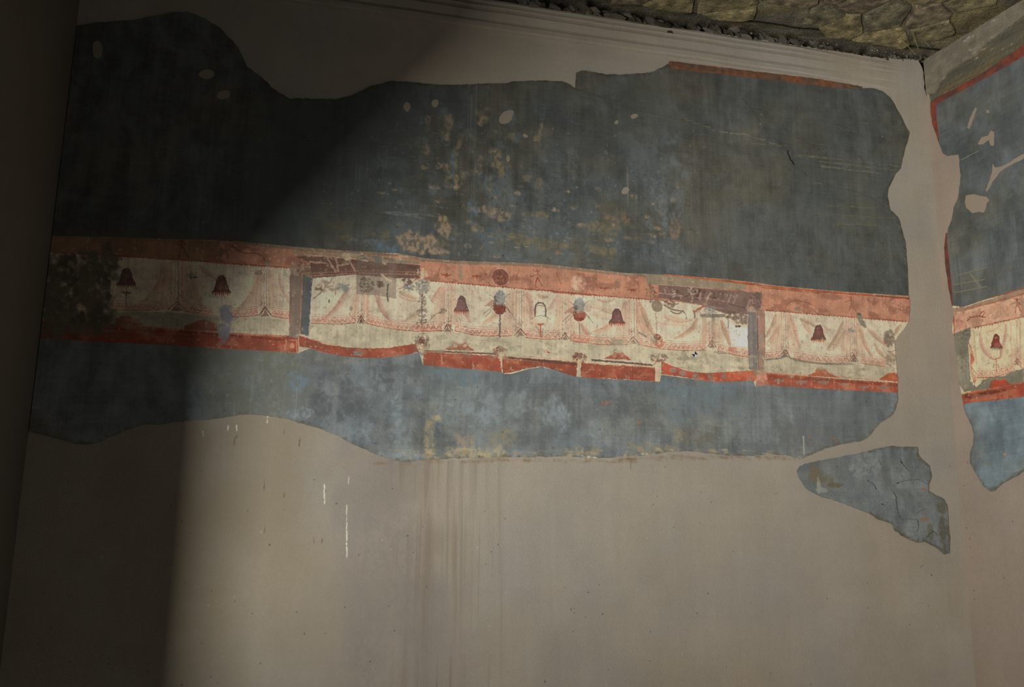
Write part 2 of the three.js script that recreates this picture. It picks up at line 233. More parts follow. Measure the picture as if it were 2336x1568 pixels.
// ---------------------------------------------------------------- ceiling of rough stones in mortar
{
  const T = new Pigment(0, 0, 2, 1, 1024, 512);
  T.each((x, y, k) => { const v = 0.62 + 0.75 * fbm(x * 9, y * 9, 5) + (vn(x * 150, y * 150) - 0.5) * 0.22, o = sst(0.45, 0.62, fbm(x * 4 + 9, y * 4, 3)); T.d[k] = (106 + 12 * o) * v; T.d[k + 1] = (100 + 7 * o) * v; T.d[k + 2] = (84 - 8 * o) * v; });
  const t = T.texture(); t.wrapS = t.wrapT = THREE.MirroredRepeatWrapping; t.repeat.set(0.5, 1);
  const mortar = matte(t, relief(reliefRough, 2, 4), 0.012);
  const g = new THREE.PlaneGeometry(6.6, 2.2, 260, 90); g.rotateX(Math.PI / 2); g.translate(2.2, 0, 0.95);
  const p = g.attributes.position; for (let i = 0; i < p.count; i++) { const x = p.getX(i), z = p.getZ(i); p.setY(i, HC + 0.026 + 0.11 * sst(0.05, -0.01, z) + (fbm(x * 6, z * 6, 5) - 0.5) * 0.04); }
  g.computeVertexNormals();
  const c = mesh('ceiling', mergeGeometries([uvMetres(g), uvMetres(box(XL - 0.3, 5.6, HC + 0.14, HC + 0.35, -0.5, ZF + 0.3)), uvMetres(box(XL - 0.3, 5.6, HC, HC + 0.2, 2.0, ZF + 0.3))]), mortar);
  tag(c, 'rough ceiling of yellowish stones set in grey mortar', null, null, 'structure');
  // stones: cells between jittered centres, shrunk, rounded off and bedded at uneven depth
  const tones = [[122, 112, 82], [108, 102, 80], [128, 117, 84], [102, 97, 84], [115, 103, 82]].map((tone, n) => {
    const S = new Pigment(0, 0, 1, 1, 256, 256); S.each((x, y, k) => { const v = 0.45 + 1.05 * fbm(x * 9 + n * 9, y * 9, 5) + (vn(x * 90, y * 90) - 0.5) * 0.26; S.d[k] = tone[0] * v; S.d[k + 1] = tone[1] * v; S.d[k + 2] = tone[2] * v; });
    const st = S.texture(); st.wrapS = st.wrapT = THREE.MirroredRepeatWrapping; st.repeat.set(2.5, 2.5); return matte(st, relief(reliefRough, 3, 3), 0.008);
  });
  const NX = 15, NZ = 5, CX = 0.235, CZ = 0.29, X0 = 0.75, Z0 = 0.15, pts = [];
  for (let j = -1; j <= NZ; j++) for (let i = -1; i <= NX; i++) pts.push([X0 + (i + 0.5 * (j & 1) + rr(-0.46, 0.46)) * CX, Z0 + (j + rr(-0.46, 0.46)) * CZ, i, j]);
  for (const [px, pz, i, j] of pts) {
    if (i < 0 || j < 0 || i >= NX || j >= NZ || px > XR - 0.06 + pz * 0.12) continue;
    let poly = [[px - 0.3, pz - 0.3], [px + 0.3, pz - 0.3], [px + 0.3, pz + 0.3], [px - 0.3, pz + 0.3]];
    for (const [qx, qz] of pts) {
      if (qx === px && qz === pz || Math.hypot(qx - px, qz - pz) > 0.6) continue;
      const mx = (px + qx) / 2, mz = (pz + qz) / 2, nx = qx - px, nz = qz - pz, out = [], f = ([x, z]) => (x - mx) * nx + (z - mz) * nz;
      for (let a = 0; a < poly.length; a++) { const A = poly[a], B = poly[(a + 1) % poly.length], fa = f(A), fb = f(B); if (fa <= 0) out.push(A); if ((fa < 0) !== (fb < 0)) { const s = fa / (fa - fb); out.push([A[0] + (B[0] - A[0]) * s, A[1] + (B[1] - A[1]) * s]); } }
      poly = out;
    }
    poly = poly.map(([x, z]) => [x, Math.max(z, 0.02)]);
    const fine = []; for (let a = 0; a < poly.length; a++) { const A = poly[a], B = poly[(a + 1) % poly.length], n = Math.hypot(B[0] - A[0], B[1] - A[1]) > 0.09 ? 3 : 1; for (let s = 0; s < n; s++) fine.push([A[0] + (B[0] - A[0]) * s / n + rr(-0.006, 0.006), A[1] + (B[1] - A[1]) * s / n + rr(-0.006, 0.006)]); }
    if (rnd() < 0.16) continue;
    const k = rr(0.9, 0.975), ring = fine.map(([x, z]) => [px + (x - px) * k, pz + (z - pz) * k]), n = ring.length, y0 = HC + 0.03, y1 = HC + 0.004 - rr(0, 0.009), pos = [], idx = [], tiltX = rr(-0.04, 0.04), tiltZ = rr(-0.05, 0.05);
    for (const [x, z] of ring) pos.push(x, y0, z);
    for (const [x, z] of ring) pos.push(px + (x - px) * 0.97, y1 + 0.006 + (x - px) * tiltX + (z - pz) * tiltZ, pz + (z - pz) * 0.97);
    for (const [x, z] of ring) pos.push(px + (x - px) * 0.8, y1 + rr(-0.003, 0.003) + (x - px) * tiltX + (z - pz) * tiltZ, pz + (z - pz) * 0.8);
    pos.push(px, y1 - rr(0.002, 0.008), pz);
    for (let a = 0; a < n; a++) { const b = (a + 1) % n; for (const o of [0, n]) idx.push(a + o, b + o, a + o + n, b + o, b + o + n, a + o + n); idx.push(2 * n + a, 2 * n + b, 3 * n); }
    let sg = new THREE.BufferGeometry(); sg.setAttribute('position', new THREE.Float32BufferAttribute(pos, 3)); sg.setIndex(idx); sg = sg.toNonIndexed(); sg.computeVertexNormals();
    mesh('stone', uvMetres(sg), tones[(rnd() * tones.length) | 0], c);
  }
}
// broken rubble on the wall head, between cornice and ceiling
{
  const head = new THREE.Group(); head.name = 'trim_2'; scene.add(head); tag(head, 'ragged line of broken rubble between cornice and ceiling', null, null, 'structure');
  const gs = []; for (let n = 0; n < 7; n++) { let g = new THREE.IcosahedronGeometry(1, n % 2); const p = g.attributes.position; for (let i = 0; i < p.count; i++) { const x = p.getX(i), y = p.getY(i), z = p.getZ(i), f = 0.4 + 1.2 * fbm(x * 1.6 + n * 7 + 20, y * 1.6 + z * 1.3 + 20, 2); p.setXYZ(i, x * f, y * f, z * f); } g.computeVertexNormals(); gs.push(uvMetres(g)); }
  const ms = [[146, 136, 120], [124, 116, 100], [80, 74, 62], [138, 130, 116], [104, 96, 80]].map((c) => { const m = flat(pig(...c)); m.bumpMap = relief(reliefRough, 1, 1); m.bumpScale = 0.006; return m; });
  for (let i = 0; i < 230; i++) {
    const px = 1080 + i * 4.5 + rr(-3, 3), [x, y] = PB(px, 12 + (px - 1150) * 0.126), near = sst(2040, 1500, px), s = rr(0.010, 0.026) * (0.55 + 0.6 * near);
    const m = mesh('rubble_stone', gs[(rnd() * gs.length) | 0], ms[(rnd() * ms.length) | 0], head);
    m.position.set(x, Math.min(topAt(x) + rr(-0.012, 0.03) * (0.5 + near), HC - 0.03), rr(-0.035, 0.026)); m.scale.set(s * rr(1, 2.6), s * rr(0.35, 0.8), s * rr(0.7, 1.3)); m.rotation.set(rr(-0.4, 0.4), rr(-0.5, 0.5), rr(-1.2, 0));
  }
}
console.log('ceiling');
// ---------------------------------------------------------------- fresco on the back wall
const PROUD = 0.009;
const topLine = ragged([[172, 62], [214, 54], [312, 47], [380, 31], [428, 28], [469, 45], [504, 67], [545, 112], [562, 152], [598, 178], [625, 205], [660, 226], [700, 227], [760, 228], [800, 220], [840, 201], [885, 187], [930, 188], [1000, 195], [1060, 195], [1150, 191], [1185, 186], [1240, 185], [1280, 187], [1300, 195], [1312, 204], [1314, 166], [1330, 162], [1380, 170], [1400, 172], [1480, 168], [1510, 155], [1524, 146]], 1.8, 5);
const stripeTop = ragged([[1526, 141], [1600, 150], [1700, 162], [1800, 173], [1874, 183], [1920, 191], [1965, 199]], 1.2, 6);
const stripeLow = ragged([[1524, 157], [1600, 166], [1700, 178], [1800, 190], [1874, 199], [1920, 203], [1965, 203]], 0.8, 6);
const rightUp = ragged([[1965, 203], [1990, 203], [2010, 208], [2030, 225], [2045, 250], [2060, 280], [2073, 305], [2068, 325], [2060, 350], [2053, 385], [2040, 400], [2025, 430], [2022, 445], [2028, 480], [2045, 495], [2052, 510], [2060, 545], [2065, 560], [2067, 600], [2069, 640], [2071, 676]], 1.4, 5);
const friezeTop = [[106, 538], [293, 543.5], [408, 547.5], [537, 551], [620, 559], [665, 564], [730, 569], [809, 574.7], [905, 579], [972, 591], [1042, 596.7], [1176, 600.8], [1240, 604], [1321, 613], [1423, 624], [1488, 627], [1515, 627], [1600, 634], [1660, 638.5], [1738, 648], [1775, 653.5], [1928, 667], [2071, 676]];
const friezeLow = [[88, 772], [244, 782], [370, 788], [485, 795], [639, 803.5], [680, 807], [705, 796], [738, 805], [783, 813.5], [824, 817.5], [875, 817.5], [926, 811], [956, 805], [964, 834], [1060, 842], [1140, 849], [1150, 854], [1166, 854], [1205, 843], [1234, 838], [1266, 846], [1307, 860], [1358, 864], [1492, 871], [1504, 872], [1507, 856], [1566, 864], [1627, 872], [1680, 872], [1717, 869], [1721, 882], [1752, 881], [1909, 890], [2046, 897]];
const rightFrieze = ragged([[2071, 676], [2074, 692], [2071, 733], [2062, 750], [2045, 770], [2038, 783], [2040, 805], [2043, 835], [2046, 870], [2046, 897]], 1.2, 5);
const lowLine = ragged([[2046, 897], [2047, 912], [2043, 930], [2036, 945], [2024, 955], [2000, 970], [1985, 990], [1975, 1000], [1960, 1008], [1930, 1012], [1880, 1025], [1840, 1042], [1825, 1048], [1800, 1040], [1770, 1038], [1720, 1040], [1660, 1040], [1620, 1035], [1580, 1030], [1540, 1030], [1500, 1036], [1460, 1040], [1430, 1042], [1380, 1046], [1340, 1046], [1300, 1041], [1250, 1043], [1200, 1043], [1150, 1044], [1100, 1046], [1050, 1045], [1000, 1048], [960, 1050], [925, 1055], [900, 1050], [870, 1043], [840, 1030], [800, 1012], [770, 995], [740, 982], [700, 970], [660, 958], [630, 952], [600, 948], [560, 945], [530, 950], [500, 955], [470, 958], [430, 960], [400, 963], [370, 968], [330, 968], [290, 980], [260, 995], [230, 1008], [200, 1014], [170, 1010], [140, 1000], [110, 992], [78, 985]], 1.7, 5);

// pigment of the upper field: dark blue-grey lime paint, rubbed, streaked and flaking
function fieldBase(T, A, B, C, sv = 1, ox = 0) {
  T.each((x, y, k) => {
    const X = x + ox, c = sst(0.35, 0.65, fbm(X * 1.6, y * 1.6, 4)), o = sst(0.45, 0.7, fbm(X * 2.6 + 50, y * 3.4, 4)), wv = fbm(X * 2.2, y * 2.2, 2);
    const sV = vn(X * 95 + wv * 3, y * 3.2 + wv * 6) - 0.5, sV2 = vn(X * 28 + wv * 2, y * 1.2 + wv * 5) - 0.5, sH = vn(X * 7 + wv * 4, y * 120 + wv * 6) - 0.5, g = vn(X * 300, y * 300) - 0.5, m = fbm(X * 22, y * 22, 3) - 0.5;
    const q = fbm(X * 13 + wv * 3 + 9, y * 7 + wv * 3, 5), v = 1 + (sV * 0.11 + sV2 * 0.08) * sv + sH * 0.06 + g * 0.13 + m * 0.2 + (sst(0.5, 0.66, q) - sst(0.5, 0.34, q)) * 0.075;
    for (let i = 0; i < 3; i++) T.d[k + i] = (A[i] + (B[i] - A[i]) * c + (C[i] - A[i]) * o * 0.6) * v;
  });
}
const UB = { x0: -1.1, y0: 3.05, x1: 3.84, y1: 4.68 };
const TU = new Pigment(UB.x0, UB.y0, UB.x1, UB.y1, 2048, 768);
fieldBase(TU, [76, 79, 76], [85, 87, 83], [82, 79, 66]);
{
  const blue = [94, 104, 107], pale = [108, 115, 116], dark = [68, 72, 70], ochre = [128, 114, 84], pink = [158, 136, 112], olive = [94, 90, 68];
  for (let i = 0; i < 60; i++) TU.blob(PB(rr(560, 1000), rr(230, 520)), rr(0.06, 0.2), rr(0.06, 0.22), [76, 82, 80], 0.16, 0.9, 8, 0.5);
  for (let i = 0; i < 70; i++) TU.blob(PB(rr(850, 1560), rr(360, 600)), rr(0.02, 0.11), rr(0.03, 0.12), rnd() < 0.6 ? blue : pale, rr(0.12, 0.34), 0.9, 16, 0.4);
  for (let i = 0; i < 60; i++) TU.blob(PB(rr(1480, 1570), rr(310, 620)), rr(0.01, 0.04), rr(0.015, 0.06), pale, rr(0.15, 0.4), 0.9, 30, 0.4);
  for (let i = 0; i < 60; i++) TU.blob(PB(rr(1300, 2050), rr(190, 480)), rr(0.06, 0.2), rr(0.04, 0.12), rnd() < 0.5 ? olive : [80, 84, 81], 0.14, 0.9, 10, 0.5);
  for (let i = 0; i < 50; i++) TU.blob(PB(rr(1560, 2060), rr(480, 660)), rr(0.05, 0.18), rr(0.05, 0.15), rnd() < 0.6 ? [96, 99, 97] : olive, 0.14, 0.9, 10, 0.5);
  for (let i = 0; i < 40; i++) TU.blob(PB(rr(860, 1300), rr(200, 330)), rr(0.04, 0.12), rr(0.03, 0.1), dark, 0.18, 0.9, 12, 0.5);
  for (let i = 0; i < 55; i++) TU.blob(PB(rr(950, 1240), rr(250, 430)), rr(0.008, 0.03), rr(0.01, 0.05), rnd() < 0.5 ? [140, 124, 96] : blue, rr(0.3, 0.6), 0.9, 30, 0.4);
  // flaked places where the undercoat shows: salmon, ochre and cream
  for (const [x, y, a, b, c, al] of [[955, 555, 0.1, 0.05, pink, 0.85], [985, 555, 0.06, 0.05, pink, 0.8], [1010, 520, 0.03, 0.06, pink, 0.7], [1000, 575, 0.06, 0.02, pink, 0.7], [1100, 480, 0.09, 0.02, pink, 0.55], [1140, 490, 0.06, 0.03, pink, 0.5], [1015, 505, 0.02, 0.04, [150, 130, 92], 0.7], [1090, 520, 0.03, 0.02, pink, 0.5], [1140, 550, 0.02, 0.05, ochre, 0.7], [1220, 490, 0.09, 0.02, ochre, 0.6], [1190, 545, 0.08, 0.03, ochre, 0.45], [1250, 560, 0.12, 0.03, ochre, 0.4], [1370, 520, 0.12, 0.03, ochre, 0.5], [1410, 500, 0.09, 0.03, [140, 114, 88], 0.5], [1440, 545, 0.07, 0.014, [140, 114, 88], 0.5], [1380, 575, 0.08, 0.03, ochre, 0.5], [1540, 525, 0.03, 0.05, [140, 112, 92], 0.5], [1130, 350, 0.03, 0.04, [146, 128, 100], 0.6], [1135, 378, 0.05, 0.02, [140, 122, 90], 0.6], [1142, 398, 0.02, 0.04, ochre, 0.6], [1095, 380, 0.02, 0.05, pink, 0.4], [1005, 380, 0.03, 0.02, pink, 0.5], [972, 345, 0.02, 0.03, pink, 0.5], [975, 272, 0.02, 0.03, pink, 0.4], [1025, 272, 0.025, 0.03, pink, 0.4], [1020, 320, 0.02, 0.03, pink, 0.4], [1040, 350, 0.015, 0.03, pink, 0.4], [785, 545, 0.04, 0.02, ochre, 0.4], [770, 520, 0.05, 0.04, olive, 0.5], [880, 535, 0.03, 0.03, ochre, 0.4], [740, 480, 0.05, 0.05, olive, 0.3], [860, 555, 0.1, 0.015, pale, 0.6], [880, 568, 0.06, 0.02, [98, 122, 138], 0.7], [1120, 545, 0.06, 0.06, blue, 0.6], [1080, 480, 0.03, 0.08, [104, 124, 134], 0.5], [1030, 370, 0.02, 0.06, [108, 130, 138], 0.5]]) TU.blob(PB(x, y), a, b, c, al, 0.9, 26, 0.35);
  for (let i = 0; i < 130; i++) { const x = rr(820, 1560); TU.blob(PB(x, rr(420, 590)), rr(0.004, 0.025), rr(0.003, 0.014), [pink, ochre, pale, [148, 126, 100]][(rnd() * 4) | 0], rr(0.3, 0.7), 0.9, 50, 0.4); }
  for (let i = 0; i < 50; i++) TU.run(PB(rr(760, 1480), rr(330, 520)), rr(0.06, 0.3), rr(0.006, 0.02), rnd() < 0.6 ? [112, 124, 127] : [126, 117, 94], rr(0.15, 0.4), 320);
  for (let i = 0; i < 900; i++) { const y = rr(230, 640); TU.blob(PB(rr(700, 2060), y), rr(0.006, 0.03), rr(0.0012, 0.003), [[112, 114, 104], [60, 62, 58], [104, 100, 80], [104, 112, 114]][i & 3], rr(0.2, 0.5), 0.6, 60, 0.5); }
  for (let i = 0; i < 500; i++) TU.blob(PB(rr(800, 1600), rr(300, 610)), rr(0.002, 0.008), rr(0.002, 0.008), [[58, 62, 60], [120, 128, 128], [128, 118, 96]][i % 3], rr(0.2, 0.55), 0.9, 70, 0.4);
  for (let i = 0; i < 40; i++) TU.run(PB(rr(1540, 2060), rr(360, 560)), rr(0.15, 0.4), rr(0.006, 0.015), rnd() < 0.5 ? [104, 108, 98] : [70, 74, 70], rr(0.3, 0.6), 260);
  TU.run(PB(1080, 195), 0.9, 0.03, [116, 120, 119], 0.35, 200); TU.run(PB(1075, 215), 0.4, 0.008, [126, 130, 129], 0.3, 300); for (const e of [...rightUp, ...topLine.filter(([x]) => x > 600)]) if (rnd() < 0.7) TU.blob(PB(e[0] - rr(-2, 3), e[1] + rr(-2, 4)), rr(0.006, 0.02), rr(0.006, 0.016), [68, 66, 56], 0.5, 0.9, 50, 0.4);
  // brush lines and scratches across the right of the field
  for (const [x0, y0, x1, y1, c, a] of [[1820, 355, 2050, 380, [118, 112, 84], 0.7], [1860, 368, 2060, 392, [120, 114, 86], 0.7], [1870, 380, 2000, 396, [124, 118, 96], 0.8], [1700, 328, 1790, 334, [112, 106, 80], 0.6], [1880, 470, 1990, 476, [112, 108, 82], 0.6], [1900, 512, 2000, 516, [116, 112, 84], 0.6], [1850, 488, 2040, 500, [104, 102, 80], 0.5], [1640, 302, 1694, 308, [138, 136, 120], 0.8], [1560, 272, 1640, 303, [114, 108, 82], 0.7], [1694, 306, 1780, 334, [120, 116, 94], 0.6], [1860, 418, 1930, 430, [122, 114, 98], 0.5], [880, 484, 985, 494, [128, 138, 134], 0.55], [880, 488, 960, 498, [128, 138, 134], 0.5], [1310, 205, 1430, 240, [60, 62, 56], 0.5]])
    for (let n = Math.hypot(x1 - x0, y1 - y0) / 7, i = 0; i < n; i++) { const t = (i + rnd()) / n; TU.blob(PB(x0 + (x1 - x0) * t, y0 + (y1 - y0) * t + rr(-1.5, 1.5)), rr(0.01, 0.025), rr(0.0016, 0.004), c, a * rr(0.5, 1), 0.6, 50, 0.5); }
  // hair cracks
  const crk = (pts, w = 0.0024, c = [34, 34, 32], a = 0.8) => { for (let i = 0; i < pts.length - 1; i++) { const [x0, y0] = pts[i], [x1, y1] = pts[i + 1], n = Math.hypot(x1 - x0, y1 - y0) / 1.1; for (let s = 0; s < n; s++) { const t = s / n, x = x0 + (x1 - x0) * t, y = y0 + (y1 - y0) * t; TU.blob(PB(x + (vn(x * 0.3, y * 0.3) - 0.5) * 3, y + (vn(x * 0.3 + 9, y * 0.3) - 0.5) * 3), w, w, c, a * rr(0.5, 1), 0.5, 80, 0.4); } } };
  crk([[1692, 228], [1705, 240], [1722, 262], [1738, 288], [1768, 318], [1790, 338]], 0.002, [44, 44, 40], 0.6); crk([[1794, 346], [1800, 362], [1809, 376]], 0.0045, [22, 22, 20], 0.95);
  crk([[1809, 376], [1842, 404], [1880, 420], [1950, 438], [1990, 455], [2025, 480]], 0.002, [54, 52, 44], 0.5); crk([[1318, 222], [1400, 238], [1470, 258], [1560, 275]], 0.002, [58, 58, 50], 0.5); crk([[2000, 452], [2030, 458]], 0.002, [50, 48, 40], 0.5);
  for (let i = 0; i < 260; i++) TU.blob(PB(rr(330, 2060), rr(240, 660)), rr(0.0015, 0.004), rr(0.0015, 0.005), rnd() < 0.5 ? [140, 136, 120] : [40, 42, 40], rr(0.3, 0.8), 0.5, 80, 0.4);
  for (let i = 0; i < 34; i++) TU.blob(PB(rr(120, 700), rr(532, 548)), rr(0.03, 0.08), rr(0.006, 0.014), [86, 84, 74], 0.4, 0.8, 20, 0.5);
}
const upperMat = matte(TU.texture(), relief(reliefPlaster, 5, 1.6), 0.0022, 0.9);
console.log('upper field');

const LB = { x0: -1.1, y0: 2.0, x1: 3.84, y1: 2.72 };
const TL = new Pigment(LB.x0, LB.y0, LB.x1, LB.y1, 2048, 320);
fieldBase(TL, [106, 112, 112], [116, 120, 119], [108, 109, 101], 0.8, 8);
{
  const pale = [136, 145, 147], blue = [106, 119, 124], dark = [88, 93, 93], ochre = [150, 137, 106], cream = [168, 154, 122], grn = [104, 110, 94];
  for (let i = 0; i < 46; i++) TL.blob(PB(rr(480, 680), rr(800, 960)), rr(0.03, 0.12), rr(0.05, 0.14), rnd() < 0.7 ? [106, 108, 95] : [110, 115, 114], 0.3, 0.9, 12, 0.4);
  for (let i = 0; i < 70; i++) TL.blob(PB(rr(680, 1480), rr(840, 1050)), rr(0.02, 0.1), rr(0.03, 0.12), rnd() < 0.55 ? pale : blue, rr(0.15, 0.36), 0.9, 16, 0.35);
  for (let i = 0; i < 46; i++) TL.blob(PB(rr(700, 930), rr(840, 960)), rr(0.02, 0.08), rr(0.02, 0.08), dark, rr(0.15, 0.35), 0.9, 18, 0.4);
  for (let i = 0; i < 60; i++) TL.blob(PB(rr(1120, 1480), rr(860, 1010)), rr(0.015, 0.06), rr(0.015, 0.07), rnd() < 0.5 ? dark : [98, 103, 103], rr(0.14, 0.35), 0.9, 22, 0.4);
  for (let i = 0; i < 40; i++) TL.blob(PB(rr(1500, 1720), rr(870, 960)), rr(0.03, 0.09), rr(0.03, 0.09), blue, 0.22, 0.9, 12, 0.4);
  for (let i = 0; i < 40; i++) TL.blob(PB(rr(1720, 2040), rr(890, 1030)), rr(0.04, 0.12), rr(0.03, 0.08), [104, 107, 104], 0.25, 0.9, 12, 0.4);
  for (const [x, y, a, b, c, al] of [[905, 930, 0.028, 0.1, pale, 0.55], [910, 1000, 0.05, 0.1, pale, 0.4], [980, 1000, 0.03, 0.09, ochre, 0.7], [1000, 955, 0.03, 0.02, cream, 0.7], [1060, 1035, 0.12, 0.03, cream, 0.65], [1120, 1032, 0.1, 0.03, cream, 0.6], [1065, 1005, 0.06, 0.03, [150, 132, 112], 0.7], [1150, 1000, 0.08, 0.05, ochre, 0.4], [1110, 950, 0.05, 0.05, pale, 0.5], [1120, 920, 0.04, 0.04, pale, 0.45], [1180, 920, 0.06, 0.06, pale, 0.4], [1250, 940, 0.08, 0.06, pale, 0.4], [1000, 985, 0.025, 0.05, dark, 0.7], [1020, 1010, 0.04, 0.04, dark, 0.5], [960, 960, 0.02, 0.05, dark, 0.5], [930, 1040, 0.09, 0.02, pale, 0.6], [1320, 1030, 0.1, 0.025, ochre, 0.45], [1480, 1020, 0.14, 0.025, ochre, 0.45], [1545, 1000, 0.05, 0.04, ochre, 0.4], [1600, 1000, 0.1, 0.05, [104, 100, 88], 0.5], [1340, 1046, 0.05, 0.008, [205, 190, 158], 0.8], [1480, 1037, 0.04, 0.006, [198, 182, 146], 0.7], [1060, 860, 0.08, 0.05, blue, 0.7], [1000, 850, 0.06, 0.04, blue, 0.6], [680, 870, 0.05, 0.05, [112, 128, 140], 0.5], [690, 945, 0.06, 0.03, pale, 0.6]]) TL.blob(PB(x, y), a, b, c, al, 0.85, 26, 0.35);
  for (let i = 0; i < 50; i++) TL.run(PB(rr(480, 1380), rr(830, 960)), rr(0.06, 0.28), rr(0.006, 0.02), rnd() < 0.6 ? [136, 145, 147] : [138, 130, 106], rr(0.15, 0.4), 320);
  for (let i = 0; i < 600; i++) TL.blob(PB(rr(480, 2040), rr(800, 1040)), rr(0.003, 0.014), rr(0.002, 0.008), [[84, 90, 90], [140, 147, 147], [134, 128, 108], [122, 130, 132]][i & 3], rr(0.15, 0.45), 0.9, 60, 0.4);
  for (const [x, y, l] of [[1830, 995, 0.11], [1858, 1005, 0.06], [1735, 890, 0.12]]) TL.run(PB(x, y), l, 0.008, [176, 174, 164], 0.8, 200);
  for (const [x, y, w] of [[1600, 958, 0.1], [1640, 972, 0.1], [1680, 955, 0.07]]) TL.blob(PB(x, y), w, 0.004, [126, 124, 106], 0.6, 0.5, 40, 0.5);
  for (let i = 0; i < 60; i++) TL.blob(PB(rr(1370, 1600), rr(900, 990)), rr(0.002, 0.006), rr(0.002, 0.006), [146, 130, 106], rr(0.2, 0.5), 0.9, 60, 0.4);
  for (const [x, y] of [[1372, 919], [1380, 922], [1392, 918], [1844, 1000], [1848, 1012], [1900, 1001], [1906, 1008], [1455, 965]]) TL.blob(PB(x, y), 0.008, 0.006, [166, 98, 66], 0.7, 0.8, 60, 0.4);
  for (let i = 0; i < 150; i++) TL.blob(PB(rr(880, 1830), rr(1026, 1046)), rr(0.006, 0.03), rr(0.003, 0.009), rnd() < 0.6 ? cream : [150, 132, 100], rr(0.2, 0.6), 0.9, 40, 0.4);
  for (let i = 0; i < 160; i++) TL.blob(PB(rr(480, 2040), rr(830, 1030)), rr(0.0015, 0.004), rr(0.0015, 0.004), rnd() < 0.5 ? [150, 150, 138] : [52, 56, 56], rr(0.3, 0.7), 0.5, 80, 0.4);
}
for (const e of lowLine) if (e[0] > 1830 || rnd() < 0.3) TL.blob(PB(e[0], e[1] - 2), rr(0.006, 0.016), rr(0.005, 0.012), [98, 92, 76], 0.45, 0.9, 50, 0.4);
const lowerMat = matte(TL.texture(), relief(reliefPlaster, 5, 0.72), 0.0022, 0.9);
console.log('lower field');

